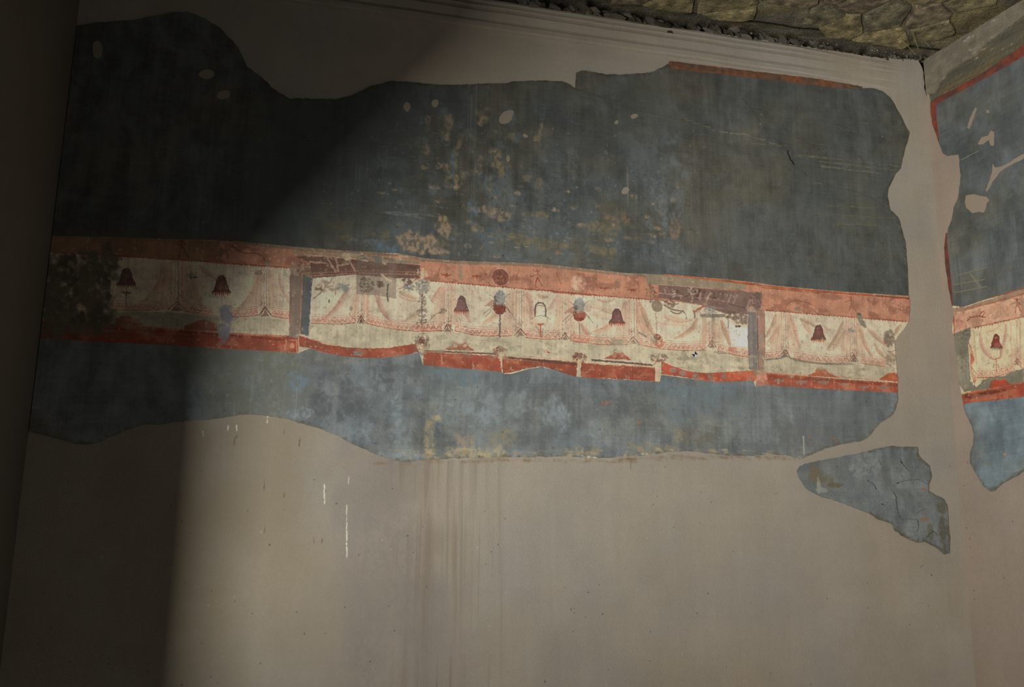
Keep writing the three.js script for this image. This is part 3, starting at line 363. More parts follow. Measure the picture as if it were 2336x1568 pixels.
// ---- the painted frieze: an architrave with small figures, curtains hung in swags, a red plinth
const CREAM = [205, 190, 163], TAN = [176, 146, 116], ROSE = [190, 150, 128], RED = [150, 79, 59], DRED = [120, 56, 42], ORANGE = [184, 131, 104], UMBER = [112, 84, 72], TAUPE = [134, 116, 101], SLATE = [97, 100, 99], MOSS = [136, 130, 108], PINK = [212, 166, 142];
const crop = (x0, y0, s) => (x, y) => [x0 + x / s, y0 + y / s];
const K1 = crop(100, 500, 3.893), K2 = crop(640, 540, 4.9), K3 = crop(940, 560, 4.9), K4 = crop(1260, 580, 4.9), K5 = crop(1660, 620, 5.227), K6 = crop(2140, 640, 5.226);
const css = (c, a = 1) => `rgba(${c[0] | 0},${c[1] | 0},${c[2] | 0},${a})`;
function brush(cv, B, P) {          // draws measured points on a canvas that covers the wall rectangle B
  const g = cv.getContext('2d'), W = cv.width, H = cv.height, px = W / (B.x1 - B.x0) * 0.00218;      // canvas pixels for one photo pixel
  g.lineCap = g.lineJoin = 'round';
  const M = (K, x, y) => { const [a, b] = K(x, y), [X, Y] = P(a, b); return [(X - B.x0) / (B.x1 - B.x0) * W, H - (Y - B.y0) / (B.y1 - B.y0) * H]; };
  const trace = (K, pts, smooth, closed) => { const q = pts.map(([x, y]) => M(K, x, y)); g.beginPath(); g.moveTo(...q[0]); if (smooth && q.length > 2) { for (let i = 1; i < q.length - 1; i++) { const e = i === q.length - 2 ? q[i + 1] : [(q[i][0] + q[i + 1][0]) / 2, (q[i][1] + q[i + 1][1]) / 2]; g.quadraticCurveTo(q[i][0], q[i][1], e[0], e[1]); } } else for (let i = 1; i < q.length; i++) g.lineTo(...q[i]); if (closed) g.closePath(); };
  const o = {
    g, px, M,
    fill(K, c, pts, a = 1, smooth = false) { trace(K, pts, smooth, true); g.fillStyle = css(c, a); g.fill(); },
    line(K, c, w, pts, a = 1, smooth = true) { trace(K, pts, smooth, false); g.strokeStyle = css(c, a); g.lineWidth = w * px; g.stroke(); },
    fold(K, c, w, pts, a = 0.6) {       // a painted fold: swells and tapers along its run
      c = [c[0] - 6, c[1] - 10, c[2] - 8];
      const q = pts.map(([x, y]) => M(K, x, y)), n = 18, P = [];
      for (let i = 0; i <= n; i++) { const t = i / n * (q.length - 1), k = Math.min(q.length - 2, Math.floor(t)), u = t - k, p = (o) => q[Math.max(0, Math.min(q.length - 1, k + o))], cr = (d) => 0.5 * (2 * p(0)[d] + (p(1)[d] - p(-1)[d]) * u + (2 * p(-1)[d] - 5 * p(0)[d] + 4 * p(1)[d] - p(2)[d]) * u * u + (3 * p(0)[d] - p(-1)[d] - 3 * p(1)[d] + p(2)[d]) * u * u * u); P.push([cr(0), cr(1)]); }
      for (const [kw, al, off] of [[1.25, 0.28, 0], [0.95, 0.36, 0.06], [0.6, 0.4, 0.14], [0.22, 0.35, 0.3]]) {
        const L1 = [], L2 = []; P.forEach(([x, y], i) => { const [ax, ay] = P[Math.max(0, i - 1)], [bx, by] = P[Math.min(n, i + 1)], l = Math.hypot(bx - ax, by - ay) || 1, nx = -(by - ay) / l, ny = (bx - ax) / l, h = w * px * kw * 0.5 * (0.18 + Math.sin(Math.PI * Math.min(1, (i + 0.6) / n)) ** 0.7) , s = off * w * px; L1.push([x + nx * (h + s), y + ny * (h + s)]); L2.push([x - nx * (h - s), y - ny * (h - s)]); });
        g.beginPath(); [...L1, ...L2.reverse()].forEach(([x, y], i) => i ? g.lineTo(x, y) : g.moveTo(x, y)); g.closePath(); g.fillStyle = css(off > 0.2 ? [c[0] * 0.84, c[1] * 0.8, c[2] * 0.8] : c, a * al); g.fill();
      }
    },
    dot(K, c, x, y, r, a = 1, ry = r) { const [X, Y] = M(K, x, y); g.beginPath(); g.ellipse(X, Y, r * px, ry * px, 0, 0, 7); g.fillStyle = css(c, a); g.fill(); },
    ring(K, c, x, y, r, w, a = 1) { const [X, Y] = M(K, x, y); g.beginPath(); g.ellipse(X, Y, r * px, r * px, 0, 0, 7); g.strokeStyle = css(c, a); g.lineWidth = w * px; g.stroke(); },
    dab(K, c, x, y, rx, ry, n, a, s = 3) { for (let i = 0; i < n; i++) { const t = rr(0, 6.28), q = Math.sqrt(rnd()); o.dot(K, c, x + Math.cos(t) * rx * q, y + Math.sin(t) * ry * q, rr(0.4, 1) * s, a * rr(0.4, 1), rr(0.3, 0.9) * s); } },
    bell(K, x, y, w, h, c, fr, s) {         // bell-shaped ornament: x centre, y top
      const b = [[x - w * 0.08, y], [x - w * 0.22, y + h * 0.12], [x - w * 0.3, y + h * 0.5], [x - w * 0.4, y + h * 0.72], [x - w * 0.52, y + h * 0.86], [x, y + h * 0.84], [x + w * 0.52, y + h * 0.86], [x + w * 0.4, y + h * 0.72], [x + w * 0.3, y + h * 0.5], [x + w * 0.22, y + h * 0.12], [x + w * 0.08, y]];
      for (let i = -4; i <= 4; i++) o.fill(K, fr, [[x + i * w * 0.105 - w * 0.06, y + h * 0.82], [x + i * w * 0.115, y + h * (1.02 + 0.05 * (i & 1))], [x + i * w * 0.105 + w * 0.06, y + h * 0.82]], 0.95);
      o.fill(K, c, b, 0.92, false); o.line(K, [c[0] * 0.72, c[1] * 0.7, c[2] * 0.7], 1.6, b.slice(0, 5), 0.8); o.line(K, [c[0] * 0.72, c[1] * 0.7, c[2] * 0.7], 1.6, b.slice(6), 0.8);
      o.fill(K, [c[0] * 1.3, c[1] * 1.3, c[2] * 1.25], [[x - w * 0.1, y + h * 0.3], [x + w * 0.1, y + h * 0.28], [x + w * 0.22, y + h * 0.72], [x - w * 0.2, y + h * 0.74]], 0.35, true);
      o.dab(K, [190, 150, 120], x, y + h * 0.5, w * 0.25, h * 0.35, 12, 0.5, 1.1); o.line(K, [110, 96, 84], 1, [[x, y + h], [x + 2, y + h * 1.3]], 0.5);
    },
    bunch(K, x, y0, y1, w, c = TAN) {         // gathered cloth between two swags
      for (const q of [-1.7, -0.9, 0.9, 1.7]) o.fold(K, [206, 172, 144], 20 * w, [[x + q * 40 * w, y0 + 5], [x + q * 62 * w, (y0 + y1) / 2], [x + q * 95 * w, y1 - 30]], 0.42);
      for (const [q, cc, lw] of [[-0.5, ROSE, 5], [-0.16, TAN, 4], [0.2, [150, 126, 110], 4], [0.52, ROSE, 5]]) o.line(K, cc, lw * 1.15 * w, [[x + q * 60 * w, y0], [x + q * 66 * w, (y0 + y1) / 2], [x + q * 74 * w, y1 - 40]], 0.55);
      for (const q of [-0.34, 0.02, 0.36]) o.line(K, [218, 206, 178], 2.6 * w, [[x + q * 60 * w, y0], [x + q * 70 * w, y1 - 60]], 0.6);
      for (let t = 0; t < 34; t++) o.dot(K, [150, 70, 52], x + rr(-50, 50) * w, y1 - rr(0, 150), rr(0.5, 1.5), 0.6);
      o.line(K, [110, 62, 52], 2.4, [[x - 55 * w, y1 + 8], [x, y1 - 62], [x + 58 * w, y1 + 8]], 0.8, false); o.fill(K, [116, 84, 72], [[x - 42 * w, y1 + 20], [x, y1 - 40], [x + 46 * w, y1 + 20]], 0.65);
    },
    hem(K, pts, s, a = 1) {              // red hem with a border of arches and a row of dots
      const up = pts.map(([x, y]) => [x, y - 17 * s]);
      o.fill(K, PINK, [...pts, ...rev(up)], 0.4 * a); o.line(K, [190, 116, 90], 1.1, pts.map(([x, y]) => [x, y - 15 * s]), 0.8 * a); o.line(K, [160, 74, 54], 1.8, pts, 0.9 * a); o.line(K, [196, 128, 100], 1, pts.map(([x, y]) => [x, y - 3.4 * s]), 0.7 * a);
      for (let i = 0; i < pts.length - 1; i++) { const [x0, y0] = pts[i], [x1, y1] = pts[i + 1], n = Math.max(1, Math.round(Math.abs(x1 - x0) / (11 * s)));
        for (let k = 0; k < n; k++) { const t = (k + 0.5) / n, x = x0 + (x1 - x0) * t, y = y0 + (y1 - y0) * t - 7.4 * s; o.line(K, [176, 92, 68], 1.5, [[x - 3.6 * s, y + 3 * s], [x - 3.4 * s, y - 2.6 * s], [x, y - 4.4 * s], [x + 3.4 * s, y - 2.6 * s], [x + 3.4 * s, y + 1.5 * s]], rr(0.5, 0.9) * a); o.dot(K, [168, 84, 62], x, y, rr(1, 1.7), rr(0.5, 0.85) * a); o.dot(K, [186, 112, 86], x + 5.4 * s, y + 2 * s, 1.6, 0.5 * a); }
        const m = n * 3; for (let k = 0; k < m; k++) { const t = (k + 0.5) / m; o.dot(K, [150, 84, 68], x0 + (x1 - x0) * t, y0 + (y1 - y0) * t - 20 * s, 0.9, 0.7 * a); } }
    },
    teeth(K, a, b, s) {              // dentilled lower edge of the architrave
      const n = Math.round((b[0] - a[0]) / (6.4 * s)), at = (t) => [a[0] + (b[0] - a[0]) * t, a[1] + (b[1] - a[1]) * t];
      o.line(K, RED, 2.6, [[a[0], a[1] - 4], [b[0], b[1] - 4]], 0.85, false);
      for (let i = 0; i < n; i++) { const [x, y] = at((i + 0.3) / n), [x2] = at((i + 0.85) / n); o.fill(K, [158, 66, 46], [[x, y - 6], [x2, y - 5], [x2 - 3, y + 3.6 * s]], rr(0.6, 0.95)); }
    },
    figure(K, x, y, s, c, a = 0.85) {           // small flying figure, brushed
      o.line(K, c, 3.2, [[x, y - 26 * s], [x + 3 * s, y]], a); o.dot(K, c, x - 1, y - 36 * s, 2.2 * s / 1.6, a); o.line(K, c, 2.2, [[x, y], [x - 8 * s, y + 22 * s], [x - 10 * s, y + 44 * s]], a); o.line(K, c, 2.2, [[x + 3 * s, y], [x + 16 * s, y + 22 * s], [x + 28 * s, y + 42 * s]], a);
      o.line(K, c, 1.6, [[x - 2 * s, y - 22 * s], [x - 22 * s, y - 12 * s], [x - 38 * s, y - 6 * s]], a); o.line(K, c, 1.8, [[x + 2 * s, y - 22 * s], [x + 18 * s, y - 16 * s], [x + 14 * s, y - 2 * s]], a); o.line(K, c, 1.6, [[x, y - 26 * s], [x - 14 * s, y - 40 * s], [x - 26 * s, y - 42 * s]], a * 0.8); o.line(K, c, 1.6, [[x, y - 26 * s], [x + 16 * s, y - 40 * s]], a * 0.8);
    },
    moth(K, x, y, w, c) { o.fill(K, c, [[x - w, y - w * 0.3], [x - w * 0.5, y - w * 0.1], [x, y - w * 0.3], [x + w * 0.5, y - w * 0.1], [x + w, y - w * 0.3], [x + w * 0.7, y + w * 0.2], [x + w * 0.3, y + w * 0.1], [x, y + w * 0.55], [x - w * 0.3, y + w * 0.1], [x - w * 0.7, y + w * 0.2]], 0.8); },
    rosette(K, x, y, r, c, a = 0.75) { for (let i = 0; i < 7; i++) { const t = i / 7 * 6.28; o.dot(K, c, x + Math.cos(t) * r * 3.2, y + Math.sin(t) * r * 2.4, r * 0.36, a, r * 0.3); } o.dot(K, c, x, y, r * 0.36, a); },
  };
  return o;
}
function paintFrieze(o) {
  const { fill: F, line: L, fold: D, dot, dab, bell, bunch, hem, teeth } = o, PX = (x, y) => [x, y];
  // grounds
  F(PX, CREAM, [[60, 520], [2110, 660], [2110, 920], [60, 820]]);
  F(PX, ORANGE, [[60, 530], ...friezeTop, [2110, 680], [2110, 740], [2063, 735], [1744, 709], [1358, 674], [977, 641], [660, 613], [426, 596], [60, 575]]);
  F(PX, [128, 114, 92], [[60, 530], ...friezeTop, [2110, 678], [2110, 676], ...rev(friezeTop.map(([x, y]) => [x, y + (x > 1500 ? 1 : 7)])), [60, 540]], 0.75);
  // cream-grey ground below the cloth
  F(PX, [186, 175, 146], [[60, 700], [240, 706], [430, 716], [560, 724], [660, 730], [740, 740], [820, 736], [900, 750], [960, 757], [1020, 756], [1080, 766], [1170, 766], [1240, 776], [1290, 770], [1400, 787], [1440, 776], [1520, 800], [1620, 800], [1690, 812], [1790, 812], [1900, 830], [2050, 840], [2080, 930], [60, 840]], 0.9);
  // ---------------- left bay
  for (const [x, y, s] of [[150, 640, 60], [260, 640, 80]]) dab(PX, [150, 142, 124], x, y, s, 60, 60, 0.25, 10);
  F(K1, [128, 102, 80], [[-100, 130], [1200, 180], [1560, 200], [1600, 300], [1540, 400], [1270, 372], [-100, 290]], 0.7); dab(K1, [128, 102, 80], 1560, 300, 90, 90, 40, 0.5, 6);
  teeth(K1, [300, 312], [1270, 374], 3.9); teeth(K1, [1270, 374], [2190, 442], 3.9);
  D(K1, TAN, 12, [[1060, 400], [1040, 560], [960, 680], [840, 780]]); D(K1, TAN, 10, [[1300, 400], [1340, 620], [1400, 760], [1460, 830]]); D(K1, TAN, 9, [[1380, 410], [1450, 480], [1540, 540]]); D(K1, TAN, 11, [[1925, 470], [1880, 620], [1800, 740], [1690, 830]]); D(K1, ROSE, 9, [[2090, 480], [2120, 620], [2180, 740]]); D(K1, TAN, 10, [[380, 340], [430, 560], [560, 720]]); D(K1, TAN, 10, [[320, 330], [360, 560], [300, 740]]);
  bunch(K1, 1180, 385, 800, 1.3); bunch(K1, 1965, 450, 850, 0.9);
  hem(K1, [[200, 770], [420, 790], [640, 812], [840, 815], [1020, 812], [1110, 790]], 3.9, 0.7); hem(K1, [[1230, 815], [1340, 838], [1500, 862]], 3.9, 0.8); hem(K1, [[1660, 874], [1780, 870], [1900, 858]], 3.9); hem(K1, [[2030, 868], [2100, 878], [2180, 890]], 3.9);
  bell(K1, 735, 440, 170, 170, [98, 78, 70], [120, 66, 52]); bell(K1, 1578, 505, 165, 175, [98, 62, 54], [132, 62, 44]);
  L(K1, [90, 78, 66], 2, [[735, 600], [730, 780]], 0.6); o.moth(K1, 735, 660, 50, [90, 78, 66]); dab(K1, [100, 96, 88], 1325, 500, 35, 35, 20, 0.6, 4); dab(K1, [130, 116, 100], 1905, 480, 40, 20, 14, 0.6, 4);
  L(K1, DRED, 2.4, [[1670, 240], [1720, 290], [1800, 312], [1900, 305], [1950, 350], [1985, 395]], 0.8); dot(K1, [128, 140, 126], 1980, 405, 5, 0.7); o.figure(K1, 1225, 250, 2.2, [96, 62, 48]); dab(K1, [110, 66, 50], 1215, 220, 50, 25, 30, 0.6, 3);
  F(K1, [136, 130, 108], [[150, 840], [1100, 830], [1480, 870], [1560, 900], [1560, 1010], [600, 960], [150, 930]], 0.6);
  F(K1, RED, [[-100, 905], [600, 935], [1500, 1005], [2160, 1040], [2260, 1060], [2255, 1210], [1500, 1150], [560, 1105], [-100, 1060]]);
  L(K1, [196, 138, 102], 2.6, [[1440, 1005], [1700, 1025], [2150, 1048]], 0.8); L(K1, DRED, 4, [[200, 960], [900, 990], [1500, 1020], [2130, 1078]], 0.8); L(K1, [120, 70, 52], 3, [[300, 1010], [1500, 1050]], 0.5); L(K1, [205, 140, 110], 2, [[1450, 1140], [1700, 1165], [2100, 1182], [2250, 1205]], 0.5);
  F(K1, [130, 60, 46], [[1250, 950], [1420, 890], [1540, 940], [1540, 1000], [1250, 985]], 0.7); F(K1, [132, 62, 46], [[640, 880], [760, 860], [840, 900], [900, 950], [640, 940]], 0.6);
  L(K1, [206, 142, 110], 3, [[2180, 1075], [2245, 1080], [2245, 1200], [2180, 1190]], 0.8, false); L(K1, [206, 160, 124], 2.4, [[2150, 1075], [2160, 1110], [2140, 1160]], 0.7); dot(K1, [214, 150, 120], 2205, 1130, 5, 0.8, 7);
  // pillar of the left porch and its canopy
  F(K2, [150, 122, 104], [[110, 300], [360, 330], [370, 480], [110, 460]], 0.9); F(K2, TAUPE, [[112, 420], [245, 430], [205, 1140], [95, 1130]]); F(K2, SLATE, [[250, 440], [355, 470], [312, 1118], [212, 1090]]); L(K2, [184, 122, 92], 2, [[246, 450], [214, 1100]], 0.9); L(K2, DRED, 2, [[108, 430], [100, 980]], 0.6);
  L(K2, [196, 150, 118], 1.8, [[215, 300], [260, 340], [230, 400], [240, 460]], 0.8); dab(K2, [112, 86, 72], 275, 360, 90, 90, 50, 0.6, 4);
  F(K2, UMBER, [[160, 230], [560, 230], [820, 265], [1300, 300], [1560, 330], [1560, 470], [1300, 470], [820, 430], [360, 470], [330, 300]], 0.96);
  F(K2, [152, 132, 104], [[120, 165], [830, 200], [1560, 280], [1560, 320], [1300, 295], [820, 255], [150, 215]], 0.9); L(K2, PINK, 2.4, [[160, 205], [500, 222], [860, 262], [1300, 296], [1560, 318]], 0.8); L(K2, [108, 102, 84], 3.6, [[840, 215], [1060, 235], [1290, 262]], 0.7);
  for (const [a, b, c, d] of [[520, 240, 610, 395], [620, 250, 640, 390], [770, 275, 830, 390], [330, 290, 500, 300], [640, 330, 760, 310]]) L(K2, [194, 158, 136], 4.5, [[a, b], [c, d]], 0.75);
  for (const y of [395, 425]) L(K2, [186, 142, 118], 1.6, [[360, y + 20], [860, y - 15], [1300, y], [1560, y + 8]], 0.75); for (let i = 0; i < 22; i++) dot(K2, [206, 172, 146], 690 + i * 38, 408 + Math.abs(i - 6) * 1.2, 1.1, 0.7);
  for (const [x, w] of [[900, 110], [1130, 120], [1400, 120]]) F(K2, [92, 66, 58], [[x, 315], [x + w, 330], [x + w - 10, 370], [x - 5, 360]], 0.6);
  D(K2, ROSE, 11, [[765, 570], [700, 690], [600, 830], [470, 945]], 0.9); D(K2, ROSE, 11, [[1065, 600], [1100, 740], [1160, 860], [1240, 955]], 0.9); D(K2, [198, 172, 136], 12, [[1310, 640], [1400, 690], [1530, 720]], 0.7); D(K2, TAN, 9, [[1320, 620], [1420, 660], [1540, 690]], 0.6); D(K2, [196, 164, 132], 11, [[1560, 830], [1480, 900], [1380, 960]], 0.8);
  for (const [x, c] of [[850, [196, 170, 148]], [925, [158, 152, 146]], [975, ROSE]]) L(K2, c, 6, [[x, 560], [x - 6, 900]], 0.7); L(K2, [214, 206, 190], 5, [[890, 640], [890, 850]], 0.6);
  bunch(K2, 900, 640, 955, 0.75); dot(K2, [66, 84, 62], 897, 945, 3, 0.8, 4);
  hem(K2, [[340, 970], [600, 985], [780, 978], [840, 962]], 4.9); hem(K2, [[955, 970], [1100, 1010], [1300, 1045], [1500, 1062], [1680, 1062], [1800, 1056]], 4.9);
  F(K2, [126, 108, 94], [[845, 250], [1300, 285], [1290, 700], [1060, 660], [850, 650]], 0.55); dab(K2, [96, 86, 72], 950, 540, 95, 90, 70, 0.5, 4); dab(K2, [92, 76, 64], 1110, 540, 40, 40, 30, 0.6, 4);
  for (const [a, b, c, d] of [[470, 480, 500, 560], [570, 480, 440, 640], [360, 700, 460, 620], [760, 540, 640, 580], [600, 620, 610, 660]]) L(K2, [118, 96, 82], 2, [[a, b], [(a + c) / 2 + 12, (b + d) / 2], [c, d]], 0.7);
  dab(K2, [146, 124, 108], 540, 560, 130, 70, 50, 0.5, 5); dab(K2, [128, 134, 132], 700, 570, 60, 60, 30, 0.55, 5); dab(K2, [118, 90, 76], 420, 590, 40, 24, 20, 0.6, 4);
  L(K2, [196, 178, 146], 5, [[1130, 430], [1180, 480], [1230, 500]], 0.8); L(K2, [92, 86, 74], 3.2, [[1200, 540], [1180, 640], [1200, 730]], 0.85); L(K2, [206, 172, 140], 3, [[1310, 580], [1420, 540], [1500, 470]], 0.8); L(K2, DRED, 1.4, [[1310, 595], [1430, 560], [1510, 480]], 0.6); dab(K2, [100, 80, 74], 1400, 500, 60, 50, 30, 0.6, 5); dab(K2, [112, 110, 110], 1430, 580, 60, 40, 26, 0.5, 5);
  dot(K2, [132, 132, 116], 790, 810, 3.6, 0.85, 6); dot(K2, [88, 74, 60], 540, 730, 1.8, 0.8, 5);
  // curved plinth of the left porch
  F(K2, RED, [[210, 1108], [330, 1150], [500, 1210], [700, 1240], [900, 1252], [1200, 1250], [1510, 1200], [1545, 1290], [1400, 1335], [1150, 1370], [900, 1370], [700, 1345], [480, 1305], [320, 1250], [205, 1230]]); L(K2, [208, 150, 118], 2, [[330, 1145], [500, 1205], [700, 1236]], 0.7); L(K2, [208, 150, 118], 2, [[320, 1252], [480, 1305], [700, 1345]], 0.6); F(K2, [128, 118, 110], [[808, 1275], [905, 1290], [905, 1340], [810, 1335]], 0.9); for (const x of [420, 560, 640, 1000, 1330]) L(K2, [206, 146, 116], 1.2, [[x, 1190 + (x - 420) * 0.1], [x + 18, 1260 + (x - 420) * 0.08]], 0.5);
  // candelabrum between the bays
  for (const [y0, y1, w, n] of [[470, 660, 80, 120], [660, 800, 45, 60], [800, 920, 60, 60], [920, 1060, 70, 80], [1080, 1330, 90, 150]]) dab(K2, [112, 98, 86], 1580, (y0 + y1) / 2, w, (y1 - y0) / 2, n, 0.6, 3); dab(K2, [140, 140, 134], 1580, 570, 70, 80, 60, 0.5, 4); dab(K2, [96, 58, 50], 1590, 1190, 80, 60, 50, 0.7, 4); dab(K2, [214, 186, 152], 1560, 1240, 40, 50, 20, 0.8, 4); L(K2, [96, 80, 68], 2.4, [[1575, 650], [1580, 930], [1570, 1050]], 0.7); dab(K2, [206, 186, 150], 1580, 420, 60, 60, 40, 0.7, 4);
  // ---------------- centre bay
  teeth(K3, [180, 402], [2058, 562], 4.9);
  D(K3, ROSE, 11, [[330, 470], [270, 560], [215, 640]], 0.9); L(K3, ROSE, 5, [[350, 470], [330, 900]], 0.6); bunch(K3, 395, 440, 950, 0.9); D(K3, ROSE, 9, [[560, 720], [620, 800], [660, 870]], 0.7); D(K3, [206, 168, 134], 12, [[960, 780], [880, 830], [790, 885]], 0.8); bunch(K3, 1205, 500, 1000, 1.15); D(K3, ROSE, 11, [[1280, 530], [1320, 650], [1345, 800]], 0.8); D(K3, [196, 164, 146], 11, [[1630, 560], [1580, 660], [1500, 740]], 0.8); D(K3, ROSE, 8, [[1380, 860], [1410, 950]], 0.6); D(K3, TAN, 8, [[1400, 550], [1450, 580], [1520, 572]], 0.6); bunch(K3, 1705, 545, 1040, 0.75); D(K3, [206, 168, 134], 11, [[1880, 880], [1920, 950], [1960, 1000]], 0.7); D(K3, [200, 172, 140], 12, [[640, 480], [700, 560], [800, 620]], 0.35);
  hem(K3, [[0, 962], [200, 966], [330, 956]], 4.9, 0.85); hem(K3, [[470, 955], [640, 1008], [900, 1022], [1130, 1010]], 4.9); hem(K3, [[1260, 1032], [1430, 1060], [1650, 1052]], 4.9); hem(K3, [[1760, 1062], [1900, 1088], [2058, 1106]], 4.9);
  bell(K3, 550, 570, 165, 200, [112, 82, 78], [170, 78, 54]); L(K3, [110, 112, 84], 2.4, [[520, 820], [545, 830], [540, 860]], 0.6);
  const trophy = (K, x, y) => { for (const [a, b] of [[-190, 150], [-160, 180], [150, 175], [120, 130], [-120, -70], [110, -80]]) L(K, [96, 84, 74], 1.3, [[x + a * 0.25, y + b * 0.2], [x + a, y + b]], 0.8, false); F(K, [150, 96, 80], [[x - 120, y + 10], [x - 60, y - 30], [x - 40, y + 50], [x - 90, y + 60], [x - 180, y + 60]], 0.5, true); F(K, [186, 160, 132], [[x + 60, y - 90], [x + 130, y - 60], [x + 130, y + 60], [x + 60, y + 40]], 0.5, true); F(K, [126, 58, 46], [[x - 78, y + 50], [x - 70, y + 120], [x - 20, y + 160], [x + 50, y + 140], [x + 78, y + 60], [x, y + 30]], 0.92, true); dab(K, [176, 108, 76], x, y + 110, 50, 30, 16, 0.5, 2); const [X, Y] = o.M(K, x, y - 30); o.g.beginPath(); o.g.ellipse(X, Y, 13.5 * o.px, 19 * o.px, 0.1, 0, 7); o.g.fillStyle = css([128, 134, 132], 0.6); o.g.fill(); dab(K, [128, 134, 132], x, y - 30, 60, 90, 60, 0.7, 4); dab(K, [172, 158, 136], x + 5, y + 10, 40, 50, 16, 0.6, 4); dab(K, [96, 84, 76], x - 50, y, 22, 80, 24, 0.6, 3); dab(K, [120, 60, 48], x, y + 95, 66, 50, 40, 0.6, 4); L(K, [72, 62, 56], 1.6, [[x - 60, y - 60], [x - 62, y + 40], [x - 20, y + 100]], 0.6); };
  trophy(K3, 980, 625); L(K3, [112, 96, 88], 4.2, [[982, 775], [975, 1030]], 0.85); trophy(K3, 1868, 700); L(K3, [136, 116, 96], 3.4, [[1862, 860], [1866, 1080]], 0.7);
  L(K3, [88, 74, 70], 4, [[1370, 790], [1365, 690], [1400, 650], [1430, 640], [1470, 660], [1490, 700], [1490, 800]], 0.85); L(K3, [120, 60, 50], 2, [[1380, 690], [1430, 655], [1480, 690]], 0.6); dot(K3, [222, 206, 176], 1430, 730, 7, 0.9, 11); L(K3, [110, 100, 90], 1.6, [[1330, 830], [1380, 790], [1480, 790], [1540, 830]], 0.7); L(K3, [166, 82, 54], 3.6, [[1432, 890], [1432, 1020]], 0.9); L(K3, [166, 82, 54], 3, [[1400, 885], [1432, 895], [1465, 885]], 0.9); for (const s of [-1, 1]) L(K3, [126, 124, 112], 3, [[1432 + 14 * s, 1020], [1432 + 26 * s, 940]], 0.6);
  L(K3, [112, 98, 84], 1.6, [[170, 880], [220, 800], [290, 760], [380, 720]], 0.6); dab(K3, [112, 98, 86], 330, 740, 60, 30, 26, 0.6, 3);
  for (const [x, y] of [[380, 335], [720, 350]]) o.moth(K3, x, y, 62, [142, 70, 48]); L(K3, [150, 76, 54], 2, [[320, 230], [300, 300], [280, 340]], 0.6); L(K3, [150, 76, 54], 2.6, [[770, 250], [810, 300], [820, 340]], 0.7); L(K3, [150, 76, 54], 2.2, [[1190, 290], [1150, 360], [1160, 420]], 0.7); L(K3, [150, 76, 54], 2.2, [[1610, 310], [1640, 390], [1660, 440]], 0.7); F(K3, [132, 124, 108], [[515, 220], [560, 225], [570, 400], [520, 390]], 0.5);
  dot(K3, [206, 152, 128], 985, 360, 24, 0.9); dot(K3, [122, 70, 58], 985, 360, 21, 0.85); dab(K3, [200, 148, 120], 985, 360, 90, 90, 70, 0.6, 1.8); dab(K3, [86, 48, 40], 985, 370, 60, 80, 50, 0.5, 2.4); L(K3, [96, 70, 60], 1.4, [[850, 420], [880, 470]], 0.7);
  dot(K3, [206, 166, 138], 1858, 430, 22, 0.9); dab(K3, [170, 90, 68], 1890, 450, 60, 50, 40, 0.6, 2); o.ring(K3, [150, 96, 76], 1858, 430, 22, 1.2, 0.7); F(K3, [214, 178, 148], [[1790, 350], [1830, 345], [1835, 510], [1800, 500]], 0.7);
  o.figure(K3, 1395, 370, 2.1, [138, 66, 46]); o.ring(K3, [176, 104, 78], 1560, 420, 14, 1, 0.5); dab(K3, [170, 110, 84], 1540, 370, 60, 50, 20, 0.5, 1.4); dab(K3, [176, 112, 86], 1250, 370, 60, 40, 16, 0.5, 1.4);
  L(K3, [168, 88, 50], 4, [[1180, 190], [1420, 212]], 0.6); L(K3, [176, 84, 44], 4, [[1830, 244], [1990, 258]], 0.8);
  // plinth of the centre bay
  F(K3, RED, [[125, 1190], [985, 1245], [1000, 1425], [120, 1350]]); F(K3, [146, 78, 56], [[1000, 1240], [1840, 1310], [1830, 1480], [1640, 1420], [1440, 1350], [1250, 1390], [1010, 1440]]); F(K3, RED, [[1880, 1315], [2090, 1335], [2090, 1500], [1880, 1480]]);
  L(K3, [84, 62, 58], 4, [[140, 1180], [500, 1200], [940, 1218]], 0.85); L(K3, [206, 160, 128], 1.6, [[130, 1170], [500, 1190], [900, 1205]], 0.7); L(K3, [88, 66, 60], 6, [[1040, 1262], [1400, 1290], [1600, 1310], [1830, 1335]], 0.8); L(K3, [212, 160, 130], 2, [[1040, 1230], [1400, 1255], [1830, 1290]], 0.8); L(K3, [206, 150, 118], 1.6, [[1060, 1275], [1350, 1290], [1430, 1320], [1420, 1345]], 0.8); L(K3, [96, 70, 60], 2, [[1010, 1390], [1250, 1380], [1440, 1345], [1640, 1410], [1830, 1455]], 0.6);
  F(K3, RED, [[350, 1170], [430, 1140], [480, 1095], [530, 1115], [590, 1092], [640, 1140], [700, 1180]], 0.9, false); for (const x of [485, 588]) { dot(K3, [216, 170, 140], x, 1124, 5, 0.9); o.ring(K3, [166, 78, 52], x, 1124, 6, 1.2, 0.8); } F(K3, [160, 80, 56], [[1460, 1200], [1500, 1170], [1545, 1210]], 0.8); dot(K3, [216, 170, 140], 1490, 1192, 4, 0.8); L(K3, [212, 148, 116], 3, [[322, 1210], [330, 1330]], 0.6);
  for (const [x, y] of [[985, 1190], [1865, 1260]]) { dab(K3, [112, 66, 56], x, y, 80, 60, 70, 0.7, 4); dab(K3, [206, 176, 140], x + 5, y + 60, 30, 50, 40, 0.8, 3.4); L(K3, [206, 176, 140], 4, [[x - 20, y + 40], [x + 20, y + 40], [x + 10, y + 180]], 0.7); L(K3, [104, 60, 50], 3, [[x + 30, y + 60], [x + 20, y + 190]], 0.7); }
